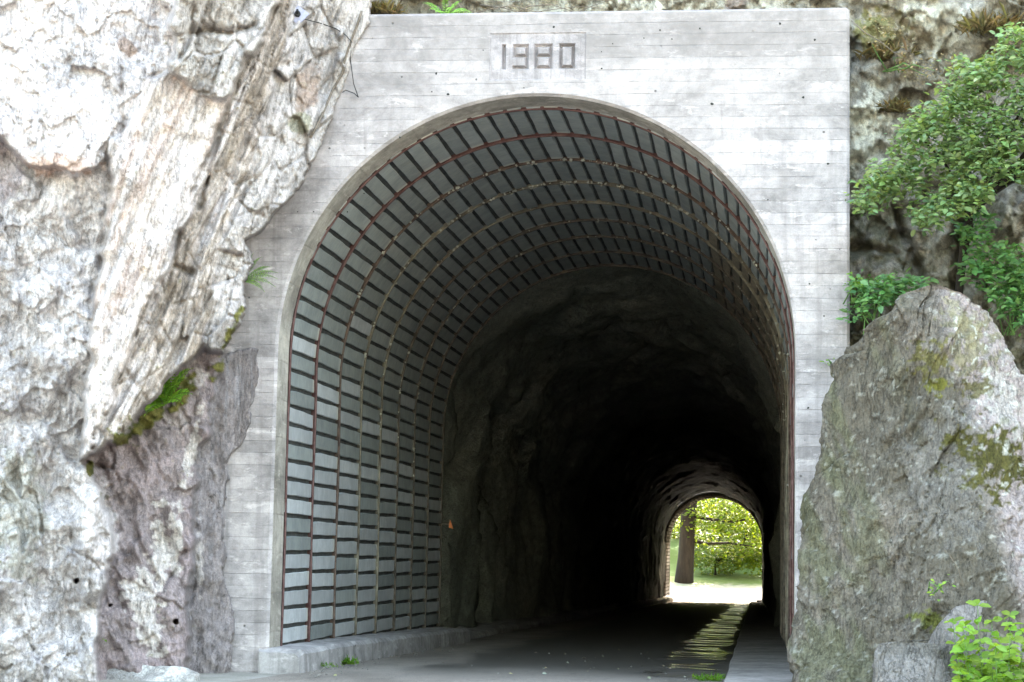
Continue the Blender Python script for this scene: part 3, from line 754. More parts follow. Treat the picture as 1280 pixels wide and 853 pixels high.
C = lerp(C, np.array((.78, .78, .77)), ss(vein+.5*f3, .75, 1.35)*zz('E')*.85)
C = lerp(C, np.array((.42, .42, .43)), ss(-f1-.2*vein, .15, .7)*zz('E')*.6)
C = lerp(C, np.array((.42, .45, .37)), ellipse(gu, gv, 25, 640, 34, 90, 0, 5)*.5)
C = lerp(C, np.array((.80, .80, .79)), ellipse(gu, gv, 116, 640, 26, 75, -8, 6)*.75)
C = lerp(C, np.array((.78, .79, .79)), ellipse(gu, gv, 60, 385, 22, 95, -26, 7, .5)*.8)
C = lerp(C, np.array((.58, .43, .34)), ellipse(gu, gv, 75, 206, 42, 12, 3, 8, .5)*.7)
C = lerp(C, np.array((.42, .39, .43)), ellipse(gu, gv, 6, 210, 30, 40, 0, 12, .5)*.5)  # violet shadow below the upper block, painted into the colour
C = lerp(C, np.array((.36, .27, .20)), ellipse(gu, gv, 158, 58, 17, 9, 30, 9)*.8)
C = lerp(C, np.array((.38, .30, .235)), ellipse(gu, gv, 386, 108, 16, 36, 14, 10, .25)*.85)
C = lerp(C, np.array((.30, .31, .20)), ellipse(gu, gv, 372, 153, 18, 14, 0, 11)*.75)
C = lerp(C, np.array((.36, .355, .34)), ss(f1, .1, .6)*zz('D')*.6)
C = lerp(C, np.array((.42, .365, .37)), ss(f1+.3*f3, .0, .6)*zz('F')*.7)
for e, k in (((200, 690, 13, 52, 4), .95), ((180, 738, 28, 22, -20), .95), ((220, 672, 8, 36, 0), .9), ((182, 775, 16, 40, -10), .85), ((240, 560, 7, 60, 12), .8), ((215, 520, 22, 14, 20), .3), ((246, 470, 9, 18, 0), .5), ((250, 700, 4, 40, 0), .5)):
    C = lerp(C, np.array((.78, .775, .73)), ellipse(gu, gv, *e[:4], e[4], 150+int(e[0]), .75, 9)*k*zz('F', 'G'))
C = lerp(C, np.array((.42, .44, .47)), ss(ridge(gu/16, gv/120, 2, 160), .9, 1.4)*zz('G')*.5)
moss = np.clip(np.exp(-(dline(gu, gv, [(150, 548), (185, 525), (212, 505), (238, 480)])/13)**2)*1.1 + ellipse(gu, gv, 113, 588, 6, 9) + .8*np.exp(-(dline(gu, gv, [(270, 470), (285, 425), (300, 385)])/7)**2), 0, 1)
moss = ss(moss+.45*f3, .45, .8)*rock
C = lerp(C, lerp(np.array((.10, .12, .025))[None, None], np.array((.22, .22, .06))[None, None], ss(f3, -.5, .5)), moss)
D = D + .04*moss*(1+.6*vnoise(gu/4, gv/4, None, 7))
P = at_np(gu.ravel(), gv.ravel(), 0*gu.ravel()-D.ravel())
keepv = blur(rock.astype(float), 3) > .01
kf = (keepv[:-1, :-1] | keepv[1:, 1:]).ravel()
me = mesh_np('cliff', P, grid_faces(*gu.shape, kf), True, np.clip(C*np.array((.90, .825, .83)), 0, .85).reshape(-1, 3))
cliff = obj('cliff', me, M['cliff']); tag(cliff, kind='structure')
CLIFF_D = D
def cliff_at(u, v, off=0.):
    j = int(round((u+330)/du)); i = int(round((v+110)/du)); return at(u, v, -float(CLIFF_D[i, j])-off)

# ------------------------------------------------------------------ cliff behind and right of the portal wall
gu, gv = np.meshgrid(np.arange(420, 1860, 2.8), np.arange(-190, 905, 2.8))
wu = gu+7*fbm(gu/30, gv/30, o=4, seed=241); wv = gv+7*fbm(gu/30, gv/30, o=4, seed=246)
D = -1.15 + .9*ss(gu, 1100, 1300) + .25*(gv/400) + .35*fbm(gu/90, gv/90, o=4, seed=201)
D = np.where(gu < 1090, np.minimum(D, -.75), D) + np.where(gv < 30, -.0, 0)
c1, e1 = cells(wu/55, wv/48, 211, 1.0); c2, e2 = cells(wu/20, wv/26, 215, 1.0); c3, _ = cells((gu+.5*gv)/14, (gv-.4*gu)/50, 219, .9)
D = D + .16*c1 + .05*c2 + .05*c3 + .09*fbm(gu/22, gv/22, o=6, seed=221)
q = dline(gu+3*vnoise(gu/9, gv/9), gv, [(1119, 262), (1130, 290), (1148, 330), (1152, 345)]); D -= .4*np.exp(-(q/4)**2)
q = dline(gu+4*vnoise(gu/9, gv/9), gv, [(1215, 240), (1203, 290), (1198, 360)]); D -= .7*np.exp(-(q/9)**2)
q = dline(gu, gv+4*vnoise(gu/12, gv/9), [(1060, 310), (1090, 308), (1120, 318)]); D -= .3*np.exp(-(q/4)**2)
D = np.where(gu < 1060, np.minimum(D, -.68), D)
f1 = fbm(gu/60, gv/60, o=5, seed=231); f3 = fbm(gu/8, gv/8, o=4, seed=235); f2 = fbm((gu+.4*gv)/9, (gv-.4*gu)/60, o=4, seed=238)
C = lerp(np.full(gu.shape+(3,), 1.)*np.array((.27, .245, .20)), np.array((.40, .38, .345)), ss(f1+.3*f2, -.3, .5))
C = lerp(C, np.array((.16, .155, .09)), ss(f3+.8*f1+.15, .0, .6)*ss(gv, 150, 260)*.7)
for e, k in (((1160, 28, 34, 40, -20), .95), ((1085, 170, 22, 55, 10), .9), ((1195, 45, 30, 20, 30), .6), ((690, 12, 60, 14, 0), .8), ((815, 12, 55, 12, 0), .9), ((1180, 300, 40, 60, 0), .35), ((930, 8, 40, 10, 0), .6), ((1265, 330, 30, 70, 10), .5)):
    C = lerp(C, np.array((.70, .69, .63)), ellipse(gu, gv, *e[:4], e[4], 250+int(e[0]), .9, 7)*k)
C = C*(1-.18*ss(gv, 215, 290))[..., None]*np.array((1, .97, .9))
C = lerp(C, np.array((.22, .21, .06)), ellipse(gu, gv, 1100, 40, 34, 24, 0, 270, .6, 9)*.8)
C = lerp(C, np.array((.23, .17, .10)), ellipse(gu, gv, 1130, 60, 40, 34, 30, 271, .7, 9)*.6)
C = lerp(C, np.array((.36, .28, .27)), ellipse(gu, gv, 920, 5, 14, 12, 0, 272, .3, 9)*.7)
P = at_np(gu.ravel(), gv.ravel(), -D.ravel())
kf = ((gv < 42) | ((gu > 1052))).ravel().reshape(gu.shape); kf = (kf[:-1, :-1]).ravel()
me = mesh_np('cliff', P, grid_faces(*gu.shape, kf), True, np.clip(C, 0, .8).reshape(-1, 3))
tag(obj('cliff', me, M['rock']), kind='structure')
BACK_D = D
def back_at(u, v, off=0.):
    j = int(round((u-420)/2.8)); i = int(round((v+190)/2.8)); return at(u, v, -float(BACK_D[i, j])-off)

# ------------------------------------------------------------------ boulders
def loft_rock(name, left, right, ridge_, yc, front, back, zlow, seed, na=220, nz=190, amp=1., colf=None, facets=34):
    """closed rock: left/right outline and front ridge (photo px at depth yc) turned into heights, cross-sections lofted"""
    Lz = np.array([at(u, v, yc) for u, v in left]); Rz = np.array([at(u, v, yc) for u, v in right]); Mz = np.array([at(u, v, yc-.6) for u, v in ridge_])
    ztop_ = max(Lz[:, 2].max(), Rz[:, 2].max())
    tz = np.concatenate([np.linspace(0, .93, int(nz*.8)), np.linspace(.935, 1., nz-int(nz*.8))]); zs_ = zlow+(ztop_-zlow)*tz
    def interp(A, z): o = np.argsort(A[:, 2]); return np.interp(z, A[o, 2], A[o, 0])
    xl, xr, xm = interp(Lz, zs_), interp(Rz, zs_), interp(Mz, zs_)
    xm = np.clip(xm, xl+.12*(xr-xl), xr-.12*(xr-xl))
    fr = front*(1-tz**2.2*.9)*np.minimum(1, (xr-xl)/1.4+.08); bk = back*(1-tz**3*.9)*np.minimum(1, (xr-xl)/1.2+.08)
    ctrl = []
    for k in range(nz):
        p = [(xl[k], yc), (xl[k]+.10*(xm[k]-xl[k]), yc-.45*fr[k]), (xl[k]+.55*(xm[k]-xl[k]), yc-.86*fr[k]), (xm[k], yc-fr[k]), (xm[k]+.45*(xr[k]-xm[k]), yc-.72*fr[k]), (xr[k]-.06*(xr[k]-xm[k]), yc-.3*fr[k]), (xr[k], yc+.2*bk[k]),
             (xm[k]+.6*(xr[k]-xm[k]), yc+.9*bk[k]), (xm[k]-.4*(xm[k]-xl[k]), yc+bk[k]), (xl[k]+.08*(xm[k]-xl[k]), yc+.5*bk[k])]
        p = np.array(p)
        for _ in range(2):
            q = np.roll(p, -1, 0); p = np.stack([.88*p+.12*q, .12*p+.88*q], 1).reshape(-1, 2)
        seg_ = np.hypot(*(np.roll(p, -1, 0)-p).T); cum = np.concatenate([[0], np.cumsum(seg_)]); pp = np.vstack([p, p[:1]])
        s = np.linspace(0, cum[-1], na, endpoint=False)
        ctrl.append(np.stack([np.interp(s, cum, pp[:, 0]), np.interp(s, cum, pp[:, 1])], -1))
    G = np.array(ctrl); X, Y = G[..., 0], G[..., 1]; Zz = np.repeat(zs_[:, None], na, 1)
    rg = np.random.default_rng(seed); cx, cy = X.mean(1, keepdims=True), Y.mean(1, keepdims=True)
    hgt = ztop_-zlow
    for k in range(facets):
        i, j = rg.integers(int(nz*.05), int(nz*.97)), rg.integers(0, na)
        Pn = np.array([X[i, j], Y[i, j], Zz[i, j]])
        tu = np.array([X[i, (j+6) % na]-X[i, j-6], Y[i, (j+6) % na]-Y[i, j-6], 0]); i2, i1 = min(i+8, nz-1), max(i-8, 0)
        tv = np.array([X[i2, j]-X[i1, j], Y[i2, j]-Y[i1, j], Zz[i2, j]-Zz[i1, j]]); Nn = np.cross(tu, tv); Nn = Nn/np.linalg.norm(Nn)+rg.normal(0, .16, 3); Nn /= np.linalg.norm(Nn)
        cc = Nn @ Pn - rg.uniform(.008, .030)*hgt*.6
        ex = np.maximum(0, X*Nn[0]+Y*Nn[1]+Zz*Nn[2]-cc)*ss(-np.sqrt((X-Pn[0])**2+(Y-Pn[1])**2+(Zz-Pn[2])**2)/hgt, -.42, -.30)*.95; lim = .021*hgt; ex = lim*np.tanh(ex/lim)
        X, Y, Zz = X-ex*Nn[0], Y-ex*Nn[1], Zz-ex*Nn[2]
    nx_, ny_ = X-cx, Y-cy; L = np.hypot(nx_, ny_)+1e-6; nx_, ny_ = nx_/L, ny_/L
    s1, s2 = X*.93-Zz*.36-Y*.3, Zz*.93+X*.36
    ws = s1+.12*fbm(X*1.5, Zz*1.5, o=3, seed=seed); a1, e1 = cells(ws*2.1, s2*.55, seed, .9); a2, e2 = cells(ws*6.5+Y, s2*1.3, seed+9, 1.0); a3, e3 = cells(X*5+Y*3, Zz*5, seed+5, .9)
    d = amp*(.06*a1+.030*a2+.016*a3+.045*fbm(X*1.1, Y*1.1, Zz*1.1, 5, seed+3)+.018*fbm(X*9, Y*9, Zz*9, 4, seed+6)+.03*fbm(ws*5, s2*1.2, o=4, seed=seed+7) - .03*np.exp(-(e2/.04)**2)*ss(fbm(X*2, Zz*2, o=2, seed=seed+40), 0, .4) - .06*np.exp(-(e1/.025)**2)*ss(fbm(X*1.5, Zz*1.5, o=2, seed=seed+41), 0, .4))
    d = d*(np.minimum(1, L/.25))
    X, Y = X+nx_*d, Y+ny_*d; Zz = Zz + amp*.05*fbm(X*2, Y*2, Zz*2, 3, seed+14)*np.clip(tz*3, 0, 1)[:, None]
    V = np.stack([X, Y, Zz], -1).reshape(-1, 3); F = grid_faces(nz, na, None, True)
    col = colf(V) if colf else None
    V = np.vstack([V, [[X[-1].mean(), Y[-1].mean(), Zz[-1].mean()+.01]]]); t0 = (nz-1)*na; n = len(V)-1
    cap = np.array([(t0+i, t0+(i+1) % na, n, n) for i in range(na)])
    if col is not None: col = np.vstack([col, col[-1:]])
    me = bpy.data.meshes.new(name); me.from_pydata([tuple(v) for v in V], [], [tuple(f) for f in F]+[tuple(c[:3]) for c in cap])
    me.polygons.foreach_set('use_smooth', np.ones(len(me.polygons), bool)); me.update()
    a = me.color_attributes.new('Col', 'FLOAT_COLOR', 'POINT'); cc = np.ones((len(V), 4), np.float32); cc[:, :3] = col; a.data.foreach_set('color', cc.ravel())
    return me
def boulder_col(V):
    p = proj(V); u, v = p[:, 0], p[:, 1]; x, y, z = V.T
    f1 = fbm(x*1.2, y*1.2, z*1.2, 5, 301); f3 = fbm(x*11, y*11, z*11, 4, 305); f2 = fbm((x+.4*z)*4, (z-.4*x)*.9, y, 4, 308)
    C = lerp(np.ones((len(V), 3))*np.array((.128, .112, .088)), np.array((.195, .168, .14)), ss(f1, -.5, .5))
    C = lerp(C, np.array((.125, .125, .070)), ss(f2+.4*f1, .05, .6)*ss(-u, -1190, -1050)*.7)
    rr = ss(u-(1165+.26*(v-355)), -10, 25); C = lerp(C, np.array((.35, .295, .29)), rr*.9)  # paler, pinkish right face: the light falling there is put into the colour
    C = lerp(C, np.array((.20, .185, .17)), ellipse(u, v, 1190, 600, 60, 90, 0, 320)*.6)
    for e, k, c in (((1245, 575, 56, 40, 20), 1., (.085, .078, .02)), ((1165, 452, 22, 22, 0), .9, (.15, .135, .045)), ((1172, 482, 14, 9, 0), 1., (.16, .155, .03)), ((1222, 485, 22, 12, 10), .9, (.12, .105, .04)), ((1215, 425, 26, 40, -25), .7, (.20, .185, .10)),
                    ((1205, 400, 14, 30, -30), .6, (.32, .29, .17)), ((1160, 775, 18, 10, 30), .9, (.14, .15, .03)), ((1255, 500, 20, 50, 0), .5, (.42, .41, .38))):
        C = lerp(C, np.array(c), ellipse(u, v, *e[:4], e[4], 330+int(e[0]), .8, 7)*k)
    lich = h3(np.floor(x*38), np.floor(z*38), np.floor(y*12), 5); blob = ss(fbm(x*17, y*17, z*17, 2, 340), .62, .75)
    C = lerp(C, np.array((.55, .55, .50)), blob*(.3+.5*rr))
    return np.clip(C, 0, .8)
left = [(980, 880), (986, 853), (988, 760), (992, 640), (1004, 570), (1015, 515), (1022, 478), (1034, 444), (1046, 430), (1052, 402), (1066, 385), (1082, 372), (1115, 366), (1140, 352), (1166, 339)]
right = [(1166, 339), (1192, 352), (1226, 374), (1252, 396), (1274, 440), (1290, 505), (1320, 575), (1345, 650), (1365, 730), (1385, 890)]
ridge_ = [(1166, 341), (1185, 420), (1190, 500), (1225, 590), (1245, 650), (1275, 740), (1300, 850)]
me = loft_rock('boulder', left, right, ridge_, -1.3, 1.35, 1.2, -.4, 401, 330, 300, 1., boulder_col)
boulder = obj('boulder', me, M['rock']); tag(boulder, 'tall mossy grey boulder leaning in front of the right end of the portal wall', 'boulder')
def small_col(V):
    x, y, z = V.T; f = fbm(x*3, y*3, z*3, 5, 351); g = fbm(x*2, y*2, z*2, 4, 355)
    C = lerp(np.ones((len(V), 3))*np.array((.20, .185, .17)), np.array((.30, .275, .26)), ss(f, -.4, .5))
    return .8*lerp(C, np.array((.17, .155, .075)), ss(g, .2, .55)*.6)
me = loft_rock('boulder', [(1078, 900), (1082, 840), (1084, 812), (1100, 797), (1120, 792)], [(1120, 792), (1165, 793), (1183, 806), (1190, 840), (1194, 900)], [(1130, 792), (1150, 830), (1155, 880)], -2.9, .35, .5, -.3, 431, 140, 110, .5, small_col)
tag(obj('boulder', me, M['rock']), 'small squarish grey boulder at the foot of the tall one', 'boulder')
me = loft_rock('boulder', [(1135, 880), (1155, 820), (1178, 778), (1205, 752), (1232, 744)], [(1232, 744), (1272, 752), (1305, 790), (1325, 870)], [(1232, 745), (1245, 790), (1255, 860)], -2.55, .5, .4, -.3, 447, 140, 110, .5, small_col)
tag(obj('boulder', me, M['rock']), 'low rounded rock hump behind the bright green plant', 'boulder')
def pale_col(V):
    x, y, z = V.T; f = fbm(x*4, y*4, z*4, 5, 361)
    return lerp(np.ones((len(V), 3))*np.array((.46, .44, .42)), np.array((.68, .665, .64)), ss(f, -.3, .5))
for (l, r, rd, yc, fr, lab) in (([(116, 880), (120, 842), (140, 832), (175, 829)], [(175, 829), (225, 833), (248, 843), (252, 880)], [(180, 829), (185, 850), (185, 880)], -1.75, .35, 'long flat pale rock on the ground at the cliff foot'),
                                ([(147, 860), (150, 828), (158, 815), (168, 810)], [(168, 810), (180, 811), (189, 822), (192, 860)], [(166, 811), (170, 830), (170, 860)], -1.4, .25, 'small white angular stone lodged in the cliff corner'),
                                ([(117, 860), (121, 815), (128, 806), (133, 803)], [(133, 803), (144, 815), (152, 828), (154, 860)], [(133, 804), (136, 830), (138, 860)], -1.5, .25, 'pinkish leaning stone beside the white angular one')):
    me = loft_rock('stone', l, r, rd, yc, fr, .35, -.35, 461+len(lab), 90, 60, .3, pale_col)
    tag(obj('stone', me, M['rock']), lab, 'stone')

# ================================================================== VEGETATION AND SMALL THINGS
M['leaf_oak'] = mat_leaf('oak leaves', (.13, .215, .085), (.24, .33, .15), .45)
M['leaf_far'] = mat_leaf('sunlit beech leaves', (.075, .13, .008), (.17, .225, .025), .6, .5, 1.2)
M['leaf_nettle'] = mat_leaf('bright young leaves', (.12, .24, .02), (.20, .32, .04), .4)
M['leaf_bramble'] = mat_leaf('bramble leaves', (.07, .18, .06), (.15, .29, .10), .35)
M['leaf_fern'] = mat_leaf('fern green', (.13, .30, .03), (.24, .44, .06), .4)
M['leaf_dry'] = mat_leaf('dry grass', (.20, .16, .08), (.32, .26, .14), .3)
M['bark'] = mat_plain('dark bark', (.03, .025, .02), .9, .4, 14, .8, 0., .2, (1, 1, .3))
M['bark_far'] = mat_plain('grey brown bark', (.02, .016, .012), .9, .4, 4, .9, 0., .2, (1, 1, .25))
M['twig'] = mat_plain('dry twig', (.14, .115, .09), .9, .3, 20, .4)
M['stem'] = mat_plain('green stem', (.10, .19, .05), .7, .3, 20, .3)
TPL = np.array([(0, 0, 0), (.32, .46, .07), (.70, .40, .05), (1, 0, -.10), (.70, -.40, .05), (.32, -.46, .07)])
def leaf_mesh(name, base, axis, size, width=.6, up=None, rng=RNG, fold=1.):
    """a folded leaf blade (two quads) at each base point"""
    base = np.asarray(base, float); axis = np.asarray(axis, float); n = len(base)
    axis = axis/(np.linalg.norm(axis, axis=1, keepdims=True)+1e-9)
    if up is None: up = np.stack([rng.normal(0, .4, n), rng.normal(-.75, .45, n), np.ones(n)], -1)
    side = np.cross(axis, up); side /= np.linalg.norm(side, axis=1, keepdims=True)+1e-9
    nrm = np.cross(side, axis)
    size = np.broadcast_to(size, (n,)); wd = np.broadcast_to(width, (n,))
    V = base[:, None]+size[:, None, None]*(TPL[None, :, 0, None]*axis[:, None]+(TPL[None, :, 1]*wd[:, None])[..., None]*side[:, None]+fold*TPL[None, :, 2, None]*nrm[:, None])
    i = np.arange(n)[:, None]*6
    F = np.concatenate([i+np.array([[0, 3, 2, 1]]), i+np.array([[0, 5, 4, 3]])])
    k = rng.uniform(.62, 1.3, n); c = np.stack([k*rng.uniform(.85, 1.2, n), k, k*rng.uniform(.7, 1.2, n)], -1)
    return mesh_np(name, V.reshape(-1, 3), F, False, np.repeat(c, 6, 0))
def sample_poly(poly, n, rng=RNG):
    P = np.array(poly, float); lo, hi = P.min(0), P.max(0); out = np.zeros((0, 2))
    while len(out) < n:
        q = lo+(hi-lo)*rng.random((n*3, 2)); out = np.vstack([out, q[inpoly(q[:, 0], q[:, 1], poly)]])
    return out[:n]
def rosettes(centres, per, size, spread=.9, droop=-.1, rng=RNG, jitter=.04):
    n = len(centres)*per; c = np.repeat(centres, per, 0)
    a = rng.uniform(0, 2*np.pi, n); el = rng.normal(droop, .35, n)
    ax = np.stack([np.cos(a)*np.cos(el), np.sin(a)*np.cos(el), np.sin(el)], -1)
    return c+ax*rng.uniform(0, spread*.05, (n, 1))+rng.normal(0, jitter, (n, 3)), ax, rng.uniform(.45, 1.3, n)*size

# ------------------------------------------------------------------ young oak on the right
oak = thing('oak_tree', 'leafy green oak bush hanging over the rock right of the portal', 'tree', tuple(at(1198, 400, .2)))
def rel(o, pts): return [tuple(np.asarray(p)-np.array(o.location)) for p in pts]
def W3(lst): return [at(u, v, y) for u, v, y in lst]
tr = W3([(1196, 420, .25), (1199, 360, .0), (1205, 310, -.3), (1214, 268, -.55), (1232, 240, -.75), (1262, 222, -.95), (1300, 206, -1.1), (1350, 180, -1.2)])
MB().tube(rel(oak, tr), [.05, .05, .055, .06, .065, .06, .05, .03], 9).build('trunk', M['bark'], oak, True)
crown = [(1064, 232), (1085, 212), (1112, 205), (1122, 178), (1132, 150), (1150, 138), (1165, 118), (1185, 105), (1200, 78), (1235, 62), (1262, 38), (1300, 30), (1420, 40), (1430, 250), (1290, 236), (1262, 214), (1240, 232), (1222, 262), (1195, 268), (1160, 284), (1140, 272), (1120, 240), (1100, 262), (1078, 262)]
cu = sample_poly(crown, 2050)
keep = fbm(cu[:, 0]/26, cu[:, 1]/17, o=3, seed=503) > -.36
cu = cu[keep]; cu = cu+RNG.normal(0, 1, cu.shape)*(4+16*ss(cu[:, :1], 1290, 1420))
dep = -.55-.75*RNG.random(len(cu))-.6*ss(cu[:, 0], 1100, 1260)
cen = at_np(cu[:, 0], cu[:, 1], dep)
b, a, s = rosettes(cen-np.array(oak.location), 8, .092, 1.2, -.12)
obj('crown', leaf_mesh('crown', b, a, s, .62), M['leaf_oak'], oak)
for k in range(16):
    i = RNG.integers(0, len(cen)); p1 = cen[i]; p0 = np.array(tr[RNG.integers(3, 7)]); mid = (p0+p1)/2+np.array([0, -.05, .12])
    MB().tube(rel(oak, [p0, .5*p0+.5*mid+np.array([0, 0, .04]), mid, p1]), [.028, .022, .016, .007], 6).build('branch', M['bark'], oak, True)
# ------------------------------------------------------------------ shrubs and plants
def leafy_shrub(name, label, cat, poly, n, per, size, depth, mat, root, group=None, nst=8, width=.6, droop=-.05):
    o = thing(name, label, cat, tuple(root), group)
    cu = sample_poly(poly, n); cen = at_np(cu[:, 0], cu[:, 1], depth[0]+(depth[1]-depth[0])*RNG.random(n))
    b, a, s = rosettes(cen-np.array(root), per, size, 1.5, droop)
    obj('leaves', leaf_mesh('leaves', b, a, s, width), mat, o)
    for k in range(nst):
        p1 = cen[RNG.integers(0, n)]-np.array(root); m = p1*.5+np.array([RNG.normal(0, .05), -.04, .08])
        MB().tube([(RNG.normal(0, .06), RNG.normal(0, .06), 0), m, p1], [.010, .007, .003], 5).build('stem', M['stem'], o, True)
    return o
leafy_shrub('bramble', 'trailing bramble hanging beside the dark cleft above the boulder', 'shrub', [(1200, 285), (1222, 262), (1245, 275), (1240, 300), (1275, 310), (1300, 350), (1300, 410), (1270, 400), (1240, 375), (1225, 350), (1205, 335), (1210, 310)], 300, 5, .10, (-.9, -.25), M['leaf_bramble'], at(1262, 420, -.4), None, 9)
leafy_shrub('shrub', 'low leafy shrub squeezed between portal wall and boulder top', 'shrub', [(1066, 352), (1082, 350), (1110, 350), (1140, 345), (1160, 352), (1145, 366), (1110, 376), (1085, 388), (1068, 405)], 130, 5, .10, (-.75, -.15), M['leaf_bramble'], at(1095, 420, -.45), None, 7)
leafy_shrub('shrub', 'small yellow green sprig at the portal edge above the boulder shoulder', 'shrub', [(1064, 340), (1076, 345), (1080, 358), (1066, 362)], 12, 4, .05, (-.5, -.3), M['leaf_nettle'], at(1070, 380, -.4), None, 3)
leafy_shrub('sprig', 'tiny green sprig growing from the concrete beside the boulder shoulder', 'plant', [(1020, 449), (1044, 450), (1046, 460), (1022, 461)], 7, 3, .045, (-.10, -.03), M['leaf_nettle'], at(1040, 462, -.03), None, 3)
leafy_shrub('sprig', 'tiny green sprig on the face of the tall boulder', 'plant', [(1162, 728), (1180, 722), (1186, 732), (1168, 740)], 7, 4, .05, (-2.95, -2.85), M['leaf_nettle'], at(1172, 742, -2.8), None, 3)
leafy_shrub('sprig', 'yellow green sprigs standing on the low stone at the cliff foot', 'plant', [(121, 796), (130, 794), (133, 806), (122, 808)], 7, 3, .04, (-1.9, -1.8), M['leaf_nettle'], at(127, 815, -1.8), None, 3)
leafy_shrub('mountain_shrub', 'yellowish undergrowth on the rock above the oak bush', 'shrub', [(1070, 20), (1105, 15), (1130, 40), (1150, 60), (1200, 70), (1190, 90), (1150, 100), (1110, 70), (1080, 50)], 80, 4, .045, (.1, .5), M['leaf_dry'], at(1110, 90, .5), None, 6)
# bright upright plant at the bottom right
def nettle(label, root_px, tops, mat, size=.085, pairs=6):
    root = at(*root_px); o = thing('leafy_plant', label, 'plant', tuple(root))
    B, A, S = [], [], []
    for (u, v, y) in tops:
        top = at(u, v, y); base = np.array([root[0]+(top[0]-root[0])*.75, root[1]+(y-root[1])*.7, root[2]])
        mid = (top+base)/2+RNG.normal(0, .015, 3)
        MB().tube(rel(o, [base, mid, top]), [.006, .005, .003], 5).build('stem', M['stem'], o, True)
        for k in range(pairs):
            f = .35+.65*(k/(pairs-1)); p = base*(1-f)+top*f; a0 = k*math.pi/2+RNG.uniform(0, .6)
            for q in (0, math.pi) if k < pairs-1 else (0, 1.57, 3.14, 4.71):
                a = a0+q; el = .15+.25*f; B.append(p); A.append((math.cos(a), math.sin(a)-.25, el-.35+RNG.normal(0, .35))); S.append(size*(1.15-.45*abs(f-.7))*RNG.uniform(.75, 1.2))
    obj('leaves', leaf_mesh('leaves', np.array(B)-np.array(root), A, np.array(S), .62), mat, o)
    return o
nettle('bright green bushy plant with pointed leaves at the foot of the boulders', (1245, 905, -3.5), [(1222, 757, -3.5), (1207, 782, -3.6), (1240, 776, -3.4), (1262, 770, -3.5), (1196, 812, -3.7), (1226, 800, -3.8), (1250, 800, -3.7), (1278, 790, -3.6), (1290, 812, -3.5), (1212, 826, -3.9), (1240, 828, -4.), (1268, 822, -3.9), (1285, 840, -3.8), (1200, 842, -3.9), (1302, 790, -3.4), (1255, 846, -4.1)]+[(RNG.uniform(1190, 1310), RNG.uniform(775, 860), RNG.uniform(-4.2, -3.3)) for _ in range(26)], M['leaf_nettle'], .125, 7)
# thin dry stalk on the boulder
o = thing('dry_stalk', 'thin bent flower stalk sticking out of the boulder face', 'plant', tuple(at(1204, 730, -2.85)))
MB().tube(rel(o, W3([(1204, 732, -2.85), (1198, 712, -2.95), (1186, 693, -3.0), (1180, 688, -3.0)])), [.006, .005, .004, .003], 5).build('stem', M['twig'], o)
MB().tube(rel(o, W3([(1210, 702, -2.95), (1222, 696, -3.), (1228, 686, -3.)])), .003, 5).build('stem', M['twig'], o)
# ferns
def fern(label, root, fronds, mat, pin=.05, n=16):
    o = thing('fern', label, 'fern', tuple(root))
    for tip in fronds:
        p0 = np.zeros(3); p2 = np.asarray(tip)-np.asarray(root); L = np.linalg.norm(p2); p1 = p2*.55+np.array([0, -.05*L, .22*L])
        t = np.linspace(.08, 1, n)[:, None]; C = (1-t)**2*p0+2*t*(1-t)*p1+t*t*p2; T = np.gradient(C, axis=0); T /= np.linalg.norm(T, axis=1, keepdims=True)
        sd = np.cross(T, np.array([0, -.75, .65])); sd /= np.linalg.norm(sd, axis=1, keepdims=True)
        w = pin*np.sin(np.pi*np.clip(t[:, 0]*.9+.12, 0, 1))**.7*RNG.uniform(.85, 1.1, n)
        B = np.vstack([C, C, C[-1:]]); A = np.vstack([sd+.45*T, -sd+.45*T, T[-1:]]); S = np.concatenate([w, w, [pin*.5]])
        f = obj('frond', leaf_mesh('frond', B, A, S, .30, np.repeat([[0, -.8, .6]], len(B), 0), RNG, .5), mat, o)
        MB().tube([tuple(c) for c in C], .0025, 4).build('midrib', M['stem'], f)
    return o
fern('small fern growing out of the joint between cliff and concrete', at(304, 352, -.12), [at(*q) for q in ((345, 348, -.3), (343, 358, -.35), (338, 334, -.25), (326, 322, -.2), (330, 364, -.35), (316, 318, -.2), (346, 341, -.25))], M['leaf_fern'], .045, 20)
r0 = cliff_at(205, 506, .35)
fern('bright green fern tuft growing from the mossy ledge of the cliff', r0, [np.array(r0)+np.array(q) for q in ((.34, -.3, .30), (.40, -.25, .12), (.2, -.35, .40), (.08, -.3, .46), (.34, -.4, .0), (-.06, -.3, .22), (.14, -.4, .22), (.38, -.2, .42), (.26, -.3, .54), (-.2, -.35, -.02), (.28, -.45, .2), (.0, -.4, .06), (-.1, -.4, -.14))], M['leaf_fern'], .105, 16)
fern('light green fern spray on top of the portal wall', at(557, 22, .4), [at(*q) for q in ((530, 4, .2), (538, 12, .1), (585, 14, .1), (575, 2, .3), (556, -6, .2), (566, 10, -.02), (545, 16, .0), (592, 18, .1))], M['leaf_fern'], .06, 14)
